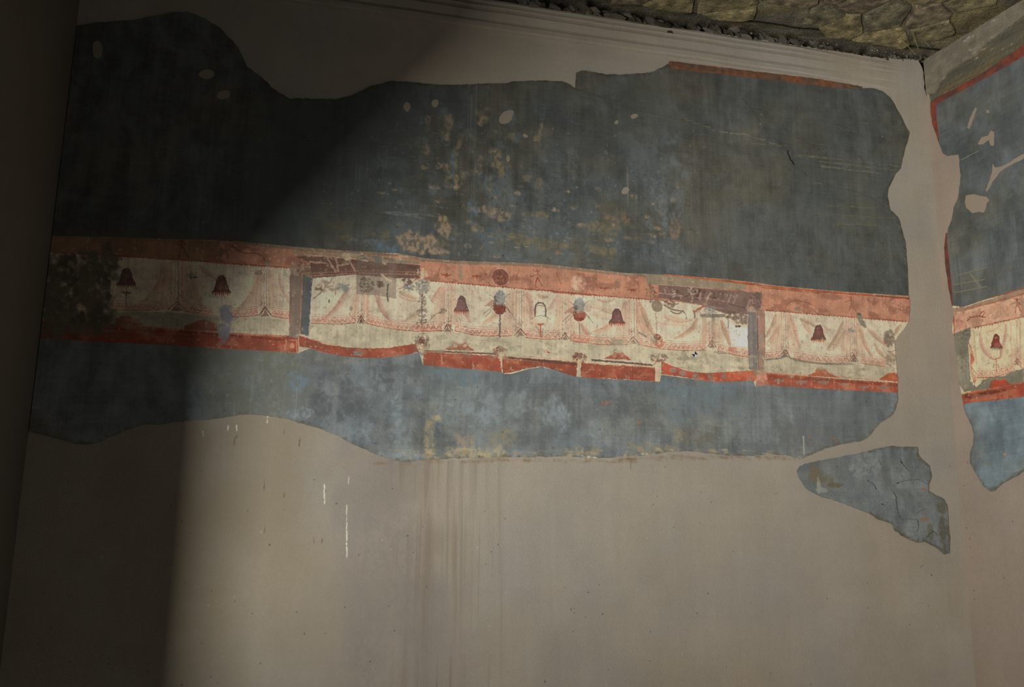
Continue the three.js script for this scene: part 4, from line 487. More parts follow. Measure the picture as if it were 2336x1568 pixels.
  // ---------------- centre-right
  teeth(K4, [0, 432], [1100, 516], 4.9); bunch(K4, 895, 520, 990, 1.1); D(K4, [192, 166, 134], 12, [[430, 590], [520, 600], [640, 650], [700, 650]], 0.7); D(K4, TAN, 7, [[500, 510], [590, 535], [700, 505]], 0.6); D(K4, [200, 174, 142], 12, [[450, 660], [540, 700], [650, 720]], 0.5); D(K4, [208, 164, 132], 11, [[660, 780], [580, 840], [420, 895]], 0.8); D(K4, ROSE, 8, [[820, 540], [780, 620]], 0.6); D(K4, ROSE, 9, [[320, 780], [370, 870], [440, 960]], 0.6);
  D(K4, TAN, 12, [[970, 540], [1020, 680], [1080, 830], [1180, 960]], 0.9); D(K4, [196, 158, 128], 22, [[960, 600], [1000, 800], [1100, 960]], 0.4); D(K4, [204, 166, 138], 14, [[1240, 690], [1380, 740], [1540, 740]], 0.8); D(K4, [206, 168, 136], 10, [[1180, 770], [1320, 780], [1500, 800]], 0.5); D(K4, TAN, 11, [[1620, 720], [1560, 830], [1460, 910], [1350, 955]], 0.9); L(K4, [190, 158, 134], 12, [[1690, 730], [1690, 990]], 0.6); L(K4, [150, 124, 110], 9, [[1790, 700], [1785, 990]], 0.7); D(K4, TAN, 11, [[1880, 740], [1930, 890], [1990, 1040]], 0.9);
  bunch(K4, 1775, 760, 1030, 0.8); bell(K4, 715, 615, 180, 190, [104, 70, 66], [166, 76, 52]);
  hem(K4, [[220, 982], [420, 1002], [640, 1020], [840, 1012]], 4.9); hem(K4, [[955, 1012], [1080, 1040], [1250, 1068], [1500, 1084], [1710, 1076]], 4.9); hem(K4, [[1840, 1085], [1940, 1105], [2058, 1130]], 4.9); F(K4, [150, 138, 114], [[640, 950], [800, 960], [790, 1025], [650, 1015]], 0.85); dab(K4, [176, 96, 70], 1190, 1000, 60, 50, 40, 0.7, 4); L(K4, [122, 116, 106], 5, [[960, 880], [1010, 905], [1040, 925]], 0.8); dab(K4, [130, 74, 60], 1170, 930, 40, 30, 26, 0.7, 4);
  for (const [x, y] of [[575, 385], [885, 405]]) o.moth(K4, x, y, 58, [152, 72, 50]); L(K4, [156, 84, 62], 2.2, [[490, 270], [480, 340], [500, 410]], 0.6); L(K4, [156, 84, 62], 2.2, [[940, 300], [970, 370], [960, 430]], 0.6); F(K4, [140, 128, 110], [[690, 270], [760, 280], [750, 440], [720, 440]], 0.35);
  L(K4, [126, 74, 58], 1.4, [[1150, 660], [1160, 900]], 0.5); dab(K4, [168, 142, 108], 1155, 720, 40, 80, 30, 0.5, 3);
  // canopy of the right porch
  F(K4, [120, 96, 86], [[1180, 340], [1500, 370], [2100, 410], [2200, 440], [2200, 680], [1900, 660], [1700, 590], [1450, 540], [1180, 490]], 0.95); F(K4, [146, 134, 110], [[1030, 235], [1250, 240], [2150, 330], [2150, 400], [1500, 370], [1160, 345], [1060, 350]], 0.9); L(K4, [188, 92, 56], 4.4, [[1260, 240], [1500, 258], [1800, 290], [2058, 318], [2250, 340]], 0.9); L(K4, PINK, 1.6, [[1180, 345], [1500, 372], [2058, 415]], 0.7); L(K4, PINK, 1.8, [[1180, 440], [1500, 480], [2058, 545]], 0.6); L(K4, [184, 146, 124], 1.6, [[1200, 500], [1600, 560], [2058, 640]], 0.6);
  for (const [a, b, c, d] of [[1330, 400, 1370, 470], [1530, 410, 1560, 500], [1760, 430, 1720, 520], [1960, 450, 1900, 540], [1250, 410, 1260, 460], [1650, 430, 1640, 510]]) L(K4, [182, 146, 130], 5, [[a, b], [c, d]], 0.7); dab(K4, [80, 58, 54], 1600, 460, 380, 60, 70, 0.5, 5); dab(K4, [206, 180, 160], 1560, 420, 60, 40, 24, 0.7, 3); dab(K4, [200, 176, 150], 1350, 450, 30, 40, 14, 0.7, 3);
  dot(K4, [136, 118, 100], 1165, 585, 15, 0.95, 16); dab(K4, [150, 130, 110], 1165, 580, 50, 60, 20, 0.4, 4); dab(K4, [104, 84, 70], 1100, 430, 60, 110, 50, 0.6, 4);
  for (const [a, b, c, d, e, f] of [[1230, 520, 1300, 580, 1400, 560], [1240, 570, 1330, 640, 1440, 640], [1320, 640, 1380, 690, 1430, 660], [1450, 640, 1500, 690, 1490, 720], [1570, 640, 1590, 690, 1580, 720]]) L(K4, [112, 96, 84], 4, [[a, b], [c, d], [e, f]], 0.8); dab(K4, [116, 86, 72], 1300, 560, 60, 50, 30, 0.7, 4); L(K4, [156, 84, 62], 6, [[1580, 650], [1640, 610], [1700, 580]], 0.85); dab(K4, [134, 134, 126], 1760, 640, 70, 50, 40, 0.6, 5); L(K4, [126, 112, 100], 9, [[1660, 690], [1800, 700], [1900, 690]], 0.8); L(K4, [126, 132, 130], 4, [[1960, 740], [1960, 830]], 0.8); dab(K4, [112, 84, 72], 1990, 690, 70, 50, 40, 0.7, 5);
  F(K4, [206, 194, 168], [[1420, 690], [1500, 650], [1560, 720], [1480, 720]], 0.5);
  // plinth centre-right and curved plinth of the right porch
  F(K4, RED, [[325, 1235], [800, 1250], [1142, 1275], [1142, 1425], [700, 1400], [325, 1378]]); F(K4, [146, 70, 50], [[325, 1320], [1142, 1370], [1142, 1425], [325, 1380]], 0.5); L(K4, [80, 60, 54], 4.4, [[440, 1190], [700, 1205], [1110, 1245]], 0.85); L(K4, [200, 150, 118], 1.6, [[340, 1225], [700, 1238], [1110, 1262]], 0.7); F(K4, RED, [[570, 1175], [640, 1140], [690, 1098], [730, 1118], [770, 1098], [820, 1140], [880, 1185]], 0.9); for (const x of [688, 772]) { dot(K4, [196, 128, 96], x, 1132, 5.4, 0.8); o.ring(K4, [214, 160, 130], x, 1132, 5, 1, 0.7); }
  dab(K4, [120, 100, 84], 1180, 1160, 100, 50, 60, 0.6, 5); L(K4, [206, 164, 130], 5, [[1140, 1190], [1190, 1195], [1180, 1420]], 0.75); L(K4, [112, 70, 58], 2.4, [[1130, 1240], [1140, 1190], [1220, 1190]], 0.7);
  F(K4, [172, 84, 60], [[1212, 1205], [1360, 1265], [1520, 1315], [1700, 1335], [1960, 1320], [2250, 1300], [2250, 1420], [2058, 1440], [1800, 1438], [1580, 1400], [1400, 1370], [1212, 1345]]); for (const [x, y] of [[1450, 1335], [1590, 1362], [1920, 1372], [1340, 1300]]) o.rosette(K4, x, y, 9, [134, 124, 116]); dab(K4, [142, 130, 116], 1762, 1400, 46, 60, 50, 0.6, 4); dab(K4, [206, 132, 104], 1350, 1300, 60, 30, 20, 0.6, 2);
  L(K4, [108, 116, 96], 3, [[1800, 1100], [1900, 1118], [2000, 1112]], 0.6);
  // ---------------- right porch pillar and right bay
  F(K5, [122, 100, 90], [[-60, 240], [240, 250], [400, 250], [420, 480], [230, 480], [-60, 470]], 0.85); for (const [a, b, c, d] of [[30, 280, 0, 360], [260, 340, 220, 440], [300, 300, 270, 460], [100, 290, 60, 380]]) L(K5, [176, 144, 128], 6, [[a, b], [c, d]], 0.55); dab(K5, [100, 82, 74], 330, 350, 70, 100, 50, 0.6, 5); F(K5, [176, 148, 128], [[210, 430], [300, 420], [330, 490], [230, 490]], 0.7); L(K5, [78, 62, 58], 2.4, [[0, 390], [200, 440]], 0.6);
  dab(K5, [128, 108, 94], 150, 560, 90, 70, 60, 0.7, 6); o.ring(K5, [170, 146, 124], 130, 555, 12, 1.6, 0.6); F(K5, [220, 212, 196], [[10, 620], [120, 650], [225, 680], [235, 900], [30, 900]], 0.85); dab(K5, [88, 74, 62], 110, 658, 34, 12, 14, 0.9, 4); D(K5, [180, 148, 120], 9, [[0, 760], [20, 880]], 0.6); hem(K5, [[0, 985], [120, 1005], [238, 1020]], 5.2);
  F(K5, [118, 110, 104], [[240, 480], [330, 490], [350, 800], [345, 1180], [245, 1170], [228, 800]]); F(K5, [136, 126, 118], [[250, 520], [285, 520], [295, 1160], [262, 1160]], 0.5); F(K5, [158, 124, 106], [[325, 470], [430, 470], [440, 800], [420, 1180], [350, 1180], [345, 800]]); L(K5, [78, 60, 56], 2, [[345, 560], [350, 900], [362, 1160]], 0.8); L(K5, [176, 96, 72], 2, [[428, 500], [440, 800], [430, 1040]], 0.7); dab(K5, [142, 140, 132], 390, 800, 30, 60, 24, 0.6, 4); dab(K5, [150, 140, 128], 380, 1000, 30, 100, 24, 0.5, 5);
  F(K5, [186, 132, 106], [[400, 245], [700, 235], [1200, 250], [2160, 330], [2160, 600], [1400, 540], [440, 470], [390, 460]], 0.7); L(K5, [172, 82, 48], 4.6, [[0, 118], [300, 160], [700, 205], [1300, 260], [1700, 285], [2150, 325]], 0.9); L(K5, [112, 62, 42], 2.6, [[400, 195], [700, 225], [1100, 262]], 0.7); L(K5, [96, 58, 40], 4, [[1750, 290], [2140, 325]], 0.6); for (let i = 0; i < 18; i++) dot(K5, [220, 170, 110], 1420 + i * 36, 255 + i * 2.6, 1.2, 0.8);
  teeth(K5, [440, 467], [2115, 602], 5.2);
  for (const [w, p, c] of [[10, [[570, 510], [530, 640], [450, 780]], TAN], [10, [[640, 620], [560, 740], [450, 880]], [190, 160, 132]], [9, [[740, 520], [790, 700], [850, 920]], [186, 150, 124]], [14, [[860, 560], [930, 660], [1010, 760]], [196, 164, 138]], [9, [[850, 560], [960, 610], [1050, 660]], TAN], [8, [[1130, 640], [1180, 690], [1220, 690]], [196, 164, 138]], [10, [[1370, 600], [1290, 780], [1170, 950]], TAN], [10, [[1400, 700], [1320, 840], [1240, 940]], [194, 164, 136]], [11, [[1560, 660], [1620, 850], [1720, 1030]], [184, 148, 122]], [12, [[1660, 680], [1760, 780], [1900, 900]], [190, 154, 128]], [10, [[1740, 860], [1800, 960], [1860, 1020]], TAN], [9, [[2060, 640], [2010, 700], [1990, 760]], TAN]]) D(K5, c, w, p, 0.85);
  bunch(K5, 670, 500, 1000, 1.0); bunch(K5, 1490, 560, 1060, 0.9); bell(K5, 1075, 640, 180, 205, [102, 66, 60], [166, 78, 60]); dab(K5, [168, 164, 148], 1090, 905, 40, 12, 12, 0.8, 3);
  hem(K5, [[440, 1046], [540, 1044], [620, 1030]], 5.2); hem(K5, [[770, 1036], [900, 1068], [1100, 1095], [1300, 1100], [1440, 1088]], 5.2, 0.85); hem(K5, [[1580, 1095], [1700, 1115], [1870, 1135]], 5.2); L(K5, [110, 112, 100], 4.6, [[440, 1055], [620, 1044], [690, 1000], [780, 1060], [1000, 1095], [1250, 1112], [1480, 1105]], 0.7);
  L(K5, [146, 86, 64], 2.2, [[680, 440], [710, 380], [780, 350], [880, 350], [1000, 400]], 0.7); dab(K5, [140, 100, 82], 910, 320, 60, 40, 30, 0.6, 3); o.figure(K5, 1460, 390, 2.2, [140, 82, 60], 0.7); L(K5, [140, 90, 70], 2, [[1960, 480], [2050, 460], [2130, 460]], 0.7); dab(K5, [140, 92, 72], 2030, 420, 70, 40, 20, 0.6, 3); dab(K5, [140, 110, 92], 1250, 410, 120, 50, 26, 0.4, 4); dab(K5, [118, 114, 100], 820, 445, 40, 18, 16, 0.8, 4); dot(K5, [124, 134, 160], 1660, 455, 2.4, 0.8); L(K5, [150, 96, 76], 1.2, [[400, 290], [440, 270], [480, 300]], 0.6);
  F(K5, [128, 122, 106], [[1520, 490], [1580, 490], [1600, 570], [1660, 680], [1600, 670], [1540, 590]], 0.95, true); dot(K5, [98, 84, 64], 1555, 510, 6, 0.8, 4); dab(K5, [130, 116, 98], 1915, 800, 60, 100, 90, 0.7, 6); dab(K5, [136, 134, 126], 1460, 705, 40, 30, 20, 0.7, 4); L(K5, [176, 92, 66], 2, [[1890, 950], [1930, 970], [1990, 940]], 0.7); L(K5, [176, 112, 84], 2.4, [[1930, 970], [1940, 1100]], 0.6); dab(K5, [150, 128, 108], 1930, 1040, 60, 90, 50, 0.5, 6);
  F(K5, [176, 88, 62], [[-30, 1205], [240, 1185], [340, 1180], [340, 1300], [0, 1312], [-30, 1312]]); F(K5, [190, 130, 108], [[330, 1190], [460, 1200], [480, 1370], [325, 1375]], 0.9); F(K5, [168, 88, 66], [[450, 1210], [1000, 1255], [1400, 1290], [2030, 1330], [2025, 1460], [1300, 1418], [480, 1372]]); F(K5, [130, 66, 50], [[470, 1230], [1000, 1270], [2020, 1340], [2020, 1375], [1000, 1300], [480, 1300]], 0.7); L(K5, [206, 146, 118], 2.6, [[370, 1195], [700, 1215], [1020, 1240], [1400, 1268], [2020, 1310]], 0.7); F(K5, [174, 88, 58], [[940, 1245], [1030, 1205], [1055, 1150], [1100, 1175], [1150, 1160], [1200, 1210], [1320, 1270]], 0.95); F(K5, [176, 88, 56], [[1800, 1290], [1880, 1225], [1960, 1205], [2030, 1225], [2030, 1320]], 0.95);
  for (const [x, y] of [[600, 1300], [870, 1320], [1130, 1322], [1380, 1350], [1610, 1380], [1830, 1388]]) o.moth(K5, x, y, 74, [138, 128, 118]); for (const x of [745, 990, 1255, 1500, 1720, 1950]) L(K5, [202, 140, 114], 2, [[x, 1255 + (x - 745) * 0.075], [x + 4, 1360 + (x - 745) * 0.06]], 0.6);
}
// wear of the paint: clouding, streaks, rubbed-through specks and grime with its own grain
function wear(T, ox = 0, amt = 1) {
  T.each((x, y, k) => {
    const X = x + ox, m = fbm(X * 26, y * 26, 4) - 0.5, c = fbm(X * 5, y * 7, 3) - 0.5, g = vn(X * 520, y * 520) - 0.5, s = vn(X * 160, y * 7) - 0.5;
    T.mul(k, 1 + amt * (m * 0.26 + c * 0.14 + g * 0.12 + s * 0.08));
    if (T.d[k] - T.d[k + 1] > 38) { const p = fbm(X * 16 + 33, y * 22, 4); T.mix(k, [188, 134, 106], sst(0.52, 0.72, p) * 0.42); T.mix(k, [118, 76, 62], sst(0.48, 0.3, p) * 0.4); }
    const f = sst(0.7, 0.78, fbm(X * 70, y * 70, 3)); if (f > 0) T.mix(k, [206, 190, 158], f * 0.4 * amt);
    const q = sst(0.66, 0.74, fbm(X * 60 + 70, y * 60, 4)); if (q > 0) T.mix(k, [128, 112, 94], q * 0.3 * amt);
  });
}
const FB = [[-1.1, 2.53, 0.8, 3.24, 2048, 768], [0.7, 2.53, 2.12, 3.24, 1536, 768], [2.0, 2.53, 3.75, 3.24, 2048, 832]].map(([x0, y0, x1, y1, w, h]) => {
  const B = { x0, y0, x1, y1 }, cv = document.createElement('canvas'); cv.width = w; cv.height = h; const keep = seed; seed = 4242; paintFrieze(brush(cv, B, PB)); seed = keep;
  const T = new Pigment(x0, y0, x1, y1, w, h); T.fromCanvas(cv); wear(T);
  for (const [cx, cy, a, b, n] of [[1250, 790, 250, 20, 60], [1640, 830, 110, 22, 50], [1880, 845, 160, 16, 50], [1050, 790, 90, 18, 30], [350, 740, 240, 20, 60], [1180, 800, 40, 16, 30]]) for (let i = 0; i < n; i++) T.blob(PB(cx + rr(-a, a), cy + rr(-b, b)), rr(0.01, 0.05), rr(0.006, 0.02), rnd() < 0.55 ? [132, 124, 102] : [192, 180, 150], rr(0.14, 0.36), 0.9, 50, 0.4);
  if (x0 < 0) for (let i = 0; i < 230; i++) { const px = 105 + 150 * rnd() ** 1.3; T.blob(PB(px, rr(585, 760)), rr(0.015, 0.05), rr(0.015, 0.06), [[104, 97, 84], [92, 84, 72], [116, 104, 88]][i % 3], rr(0.35, 0.7), 0.9, 40, 0.35); }      // encrusted end of the frieze by the corner
  T.blob(PB(514, 720), 0.03, 0.05, [134, 132, 140], 0.85, 0.7, 40, 0.3); T.blob(PB(512, 762), 0.03, 0.05, [132, 132, 142], 0.85, 0.7, 40, 0.3);
  for (let i = 0; i < 50; i++) T.blob(PB(rr(780, 1000), rr(572, 600)), rr(0.006, 0.03), rr(0.003, 0.012), rnd() < 0.5 ? [196, 178, 146] : [110, 112, 104], rr(0.3, 0.7), 0.9, 50, 0.4);
  for (let i = 0; i < 160; i++) T.blob(PB(rr(140, 2060), rr(570, 870)), rr(0.001, 0.003), rr(0.001, 0.003), [58, 50, 44], rr(0.4, 0.9), 0.4, 80, 0.4);
  return [B, matte(T.texture(), relief(reliefPlaster, x1 - x0, 0.71), 0.0018, 0.9)];
});
console.log('frieze painted');

const fresco = new THREE.Group(); fresco.name = 'wall_painting'; scene.add(fresco);
tag(fresco, 'large blue-grey fresco with curtain frieze filling the middle of the back wall', 'fresco');
{
  const z0 = 0.0004, z1 = PROUD, topSafe = topLine, leftX = XL + 0.004;
  const close = (pts) => { const q = onB(pts); return q; };
  const up = [...topSafe, ...stripeLow, ...rightUp.slice(1), ...rev(friezeTop).slice(1)];
  const upM = close(up); upM[0][0] = leftX; upM[upM.length - 1][0] = leftX;
  tag(mesh('upper_field', slab(upM, z0, z1, UB), upperMat, fresco), 'dark blue-grey plain field above the frieze');
  const stripeT = new Pigment(1.9, 4.3, 3.6, 4.6, 1024, 192); stripeT.each((x, y, k) => { const n = fbm(x * 9, y * 40, 4), v = 0.8 + 0.4 * fbm(x * 40, y * 40, 3), d = sst(0.4, 0.62, n); stripeT.d[k] = (92 + 24 * d) * v; stripeT.d[k + 1] = (72 + 2 * d) * v; stripeT.d[k + 2] = (56 - 4 * d) * v; });
  tag(mesh('border_stripe', slab(onB([...stripeTop, ...rev(stripeLow)]), z0, z1, { x0: 1.9, y0: 4.3, x1: 3.6, y1: 4.6 }), matte(stripeT.texture(), relief(reliefPlaster, 1.7, 0.3), 0.002), fresco), 'worn brick-red border stripe under the cornice');
  const lo = [...friezeLow, ...lowLine.slice(1)], loM = close(lo); loM[0][0] = leftX; loM[loM.length - 1][0] = leftX;
  tag(mesh('lower_field', slab(loM, z0, z1, LB), lowerMat, fresco), 'pale blue field below the frieze');
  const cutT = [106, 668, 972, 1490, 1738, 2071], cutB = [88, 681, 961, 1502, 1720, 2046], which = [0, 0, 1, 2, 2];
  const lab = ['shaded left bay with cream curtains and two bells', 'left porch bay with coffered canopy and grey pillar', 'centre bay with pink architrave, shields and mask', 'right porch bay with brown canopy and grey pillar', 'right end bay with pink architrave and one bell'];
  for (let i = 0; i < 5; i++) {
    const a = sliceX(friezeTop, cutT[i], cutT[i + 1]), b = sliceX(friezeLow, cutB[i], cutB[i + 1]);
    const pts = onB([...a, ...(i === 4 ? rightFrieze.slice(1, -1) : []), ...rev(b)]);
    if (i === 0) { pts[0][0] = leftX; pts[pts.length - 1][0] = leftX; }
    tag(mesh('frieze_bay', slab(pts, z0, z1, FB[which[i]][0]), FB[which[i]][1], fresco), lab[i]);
  }
  // small mortar fills in the upper field
  const patchMat = new THREE.MeshStandardMaterial({ color: pig(136, 126, 110), roughness: 0.95, bumpMap: relief(reliefPlaster, 1, 1), bumpScale: 0.001 });
  for (const [x, y, rx, ry, tn] of [[472, 172, 17, 11, 0.1], [510, 219, 15, 10, 0.3], [223, 116, 12, 20, 0], [928, 246, 8, 11, 0], [992, 238, 8, 9, 0], [1155, 269, 20, 13, 0.75], [1197, 312, 6, 4, -0.5], [1158, 364, 4, 8, 0], [1445, 267, 8, 5, 0.3], [1405, 281, 4, 5, -0.4], [1425, 437, 7, 10, -0.6]]) {
    const ring = []; for (let i = 0; i < 18; i++) { const t = i / 18 * 6.283, q = 0.82 + 0.36 * fbm(Math.cos(t) * 1.4 + x, Math.sin(t) * 1.4 + y, 2), u = Math.cos(t) * rx * q, v = Math.sin(t) * ry * q; ring.push(PB(x + u * Math.cos(tn) + v * Math.sin(tn), y - u * Math.sin(tn) + v * Math.cos(tn))); }
    mesh('mortar_patch', slab(rev(ring), PROUD - 0.003, PROUD + 0.003, { x0: 0, y0: 0, x1: 1, y1: 1 }), patchMat, fresco);
  }
}
// ---------------------------------------------------------------- loose fragment of fresco left in the plaster near the corner
{
  const edge = ragged([[1847, 1056], [1910, 1044], [1951, 1036], [1999, 1024], [2032, 1018], [2056, 1021], [2091, 1021], [2093, 1040], [2107, 1056], [2117, 1064], [2123, 1087], [2117, 1103], [2117, 1121], [2131, 1131], [2152, 1141], [2158, 1154], [2161, 1190], [2164, 1223], [2164, 1262], [2154, 1265], [2138, 1251], [2109, 1237], [2093, 1239], [2064, 1227], [2040, 1210], [2032, 1194], [2003, 1186], [1987, 1174], [1946, 1158], [1910, 1144], [1873, 1133], [1841, 1117], [1823, 1093], [1817, 1076], [1825, 1064], [1846, 1056.5]], 1.6, 5);
  const B = { x0: 2.95, y0: 1.6, x1: 3.95, y1: 2.4 }, T = new Pigment(B.x0, B.y0, B.x1, B.y1, 768, 614);
  fieldBase(T, [103, 108, 107], [112, 116, 114], [104, 104, 97], 0.3, 3);
  for (let i = 0; i < 40; i++) T.blob(PB(rr(1830, 2150), rr(1030, 1240)), rr(0.02, 0.08), rr(0.02, 0.08), rnd() < 0.5 ? [98, 105, 108] : [112, 115, 112], 0.3, 0.9, 18, 0.4);
  for (let i = 0; i < 36; i++) T.blob(PB(rr(1940, 2000), rr(1040, 1090)), rr(0.008, 0.03), rr(0.008, 0.03), [134, 140, 136], 0.4, 0.9, 40, 0.4);
  for (const [x, y, a, b, c] of [[1858, 1085, 0.04, 0.05, [112, 100, 80]], [1878, 1095, 0.05, 0.02, [108, 102, 86]], [1865, 1105, 0.012, 0.04, [150, 148, 132]], [1872, 1118, 0.03, 0.012, [142, 144, 136]], [1905, 1108, 0.04, 0.012, [100, 94, 76]], [2145, 1160, 0.03, 0.03, [92, 88, 72]], [2148, 1210, 0.025, 0.07, [88, 86, 72]], [2120, 1215, 0.02, 0.04, [98, 98, 82]], [2153, 1250, 0.015, 0.03, [96, 88, 68]]]) T.blob(PB(x, y), a, b, c, 0.8, 0.8, 30, 0.35);
  for (const [x, y] of [[2104, 1117], [2109, 1184], [2100, 1186], [2122, 1113]]) T.blob(PB(x, y), 0.018, 0.01, [146, 104, 78], 0.7, 0.8, 50, 0.4);
  for (const e of edge) if (e[0] > 1980) T.blob(PB(...e), rr(0.008, 0.02), rr(0.008, 0.018), [92, 88, 74], 0.5, 0.9, 40, 0.4);
  const crk = (pts, w) => { for (let i = 0; i < pts.length - 1; i++) { const [x0, y0] = pts[i], [x1, y1] = pts[i + 1], n = Math.hypot(x1 - x0, y1 - y0) / 0.8; for (let s = 0; s < n; s++) { const t = s / n, x = x0 + (x1 - x0) * t, y = y0 + (y1 - y0) * t; T.blob(PB(x + (vn(x * 0.4, y * 0.4) - 0.5) * 2.4, y + (vn(x * 0.4 + 9, y * 0.4) - 0.5) * 2.4), w * rr(0.4, 0.85), w * rr(0.4, 0.85), [44, 44, 42], rr(0.3, 0.9), 0.5, 80, 0.4); } } };
  crk([[2051, 1030], [2052, 1050], [2056, 1060], [2065, 1068], [2072, 1076]], 0.003); crk([[2052, 1053], [2054, 1058]], 0.006); crk([[2044, 1102], [2070, 1096], [2092, 1094], [2110, 1103]], 0.0024); crk([[2044, 1103], [2046, 1101]], 0.005); crk([[2036, 1122], [2042, 1136], [2044, 1160], [2051, 1185]], 0.003); crk([[2051, 1185], [2092, 1185]], 0.002); crk([[2091, 1188], [2093, 1200], [2090, 1212]], 0.004); crk([[1976, 1098], [1990, 1105], [1997, 1118]], 0.0034); crk([[2002, 1048], [2008, 1062]], 0.0026); crk([[2010, 1150], [2014, 1154]], 0.004); crk([[2110, 1228], [2124, 1212], [2132, 1216], [2136, 1224]], 0.003); crk([[2088, 1172], [2104, 1162], [2112, 1160]], 0.002);
  for (let i = 0; i < 60; i++) T.blob(PB(rr(1880, 2150), rr(1040, 1230)), rr(0.0015, 0.0035), rr(0.0015, 0.0035), [52, 52, 48], rr(0.4, 0.9), 0.5, 80, 0.4);
  const f = mesh('fresco_fragment', slab(onB(rev(edge)), 0.0004, 0.011, B), matte(T.texture(), relief(reliefPlaster, 1, 0.8), 0.003, 0.9));
  tag(f, 'small cracked wedge of grey-blue fresco in the plaster below the big panel', 'fresco');
}
// ---------------------------------------------------------------- fresco on the right wall
{
  const g = new THREE.Group(); g.name = 'wall_painting_001'; g.position.copy(RC); g.rotation.y = rightRot; scene.add(g);
  tag(g, 'fresco on the right wall with red stripes, curtain frieze and sky-blue tongue', 'fresco');
  const U1 = 2.3, zf = 0.0004, zt = PROUD, rightEnd = (y0, y1) => [[U1, y0], [U1, y1]];
  const flatten = (a) => a;
  // bare old plaster above the red stripe, then the broken cornice lump
  const capTop = onR(ragged([[2111, 160], [2110, 148], [2118, 124], [2140, 108], [2170, 90], [2203, 69], [2253, 34], [2272, 20], [2300, 2], [2336, -20], [2420, -80]], 1.5, 5)).map(([u, y]) => [Math.max(u, 0.012), Math.min(y, 4.768)]);
  const capLow = onR(ragged([[2112, 214], [2120, 213], [2136, 214], [2150, 186], [2176, 156], [2205, 143], [2234, 126], [2255, 100], [2280, 82], [2336, 40], [2420, -22]], 2.4, 4)).map(([u, y]) => [Math.max(u, 0.012), y]);
  const sTop = onR(ragged([[2125, 233], [2138, 223], [2180, 203], [2215, 184], [2270, 150], [2336, 104], [2420, 48]], 0.8, 6)), sLow = onR(ragged([[2138, 239], [2180, 216], [2215, 198], [2270, 168], [2336, 130], [2420, 82]], 0.6, 6));
  const Bc = { x0: 0, y0: 4.2, x1: 2.4, y1: 4.9 }, TC = new Pigment(0, 4.2, 2.4, 4.9, 1024, 300);
  TC.each((x, y, k) => { const v = 0.85 + 0.3 * fbm(x * 22, y * 22, 4) + (vn(x * 300, y * 300) - 0.5) * 0.14, o = fbm(x * 6, y * 30, 3); TC.d[k] = (108 + 14 * o) * v; TC.d[k + 1] = (104 + 8 * o) * v; TC.d[k + 2] = (91 + 2 * o) * v; });
  for (let i = 0; i < 46; i++) { const [u, y] = PR(rr(2125, 2336), rr(20, 190)); TC.blob([u, y], rr(0.015, 0.06), rr(0.004, 0.012), [[158, 152, 140], [96, 82, 68], [126, 116, 104]][i % 3], 0.6, 0.9, 50, 0.4, 0.0); }
  const capMat = matte(TC.texture(), relief(reliefPlaster, 2.4, 0.7), 0.006);
  const To = new Pigment(0, 4.2, 2.4, 4.9, 1024, 300);
  To.each((x, y, k) => { const v = 0.82 + 0.36 * fbm(x * 8, y * 60, 4) + (vn(x * 300, y * 300) - 0.5) * 0.14, o = sst(0.4, 0.6, fbm(x * 5 + 7, y * 16, 3)); To.d[k] = (86 + 12 * o) * v; To.d[k + 1] = (83 + 4 * o) * v; To.d[k + 2] = (68 - 4 * o) * v; });
  for (let i = 0; i < 40; i++) { const [u, y] = PR(rr(2150, 2336), rr(90, 215)); To.blob([u, y], rr(0.004, 0.02), rr(0.002, 0.006), rnd() < 0.5 ? [148, 142, 122] : [98, 74, 56], 0.7, 0.7, 60, 0.4); }
  const end = (arr) => { const last = arr[arr.length - 1]; return [...arr, [U1, last[1]]]; };
  tag(mesh('upper_band', slab(rev([...end(capTop.map(([u, y]) => [u, y - 0.02])), ...rev(end(sTop))]), zf, 0.007, Bc), matte(To.texture(), relief(reliefRough, 2.4, 0.7), 0.006), g), 'olive-grey rubbed plaster band above the red stripe');
  tag(mesh('cornice_remnant', slab(rev([...end(capTop), ...rev(end(capLow))]), 0.0071, 0.016, Bc), capMat, g), 'broken lump of pale old plaster under the ceiling');
  // red stripes
  const Ts = new Pigment(0, 2.9, 2.4, 4.6, 512, 512); Ts.each((x, y, k) => { const n = fbm(x * 14, y * 14, 4), v = 0.82 + 0.36 * fbm(x * 50, y * 50, 3), d = sst(0.38, 0.6, n); Ts.d[k] = (90 + 28 * d) * v; Ts.d[k + 1] = (58 + 2 * d) * v; Ts.d[k + 2] = (48 - 2 * d) * v; });
  const redMat = matte(Ts.texture(), relief(reliefPlaster, 2.4, 1.7), 0.002), Bs = { x0: 0, y0: 2.9, x1: 2.4, y1: 4.6 };
  const red = (pts) => mesh('border_stripe', slab(pts, zf, zt, Bs), redMat, g);
  tag(red(rev([...end(sTop), ...rev(end(sLow))])), 'sloping brick-red border stripe');
  const v1o = onR(ragged([[2125, 233], [2125, 258], [2129, 283], [2138, 308], [2146, 333]], 0.8, 5)), v1i = onR([[2138, 239], [2139, 270], [2143, 300], [2146, 333]]);
  red([...v1o, ...rev(v1i).slice(1)]);
  const v2o = onR(ragged([[2160, 532], [2157, 566], [2158, 600], [2166, 655], [2174, 698]], 0.8, 5)), v2i = onR([[2163, 534], [2164, 566], [2169, 600], [2173, 655], [2176, 698]]);
  red([...v2o, ...rev(v2i)]);
  // field with its losses
  const frTop = onR([[2176, 698], [2200, 701], [2254, 683], [2336, 658], [2420, 630]]), gFrT = end(frTop);
  const left2 = onR(ragged([[2146, 333], [2155, 352], [2163, 356], [2188, 352], [2191, 367], [2194, 402], [2190, 440], [2186, 455], [2178, 474], [2174, 501], [2166, 520], [2163, 534]], 1.2, 4));
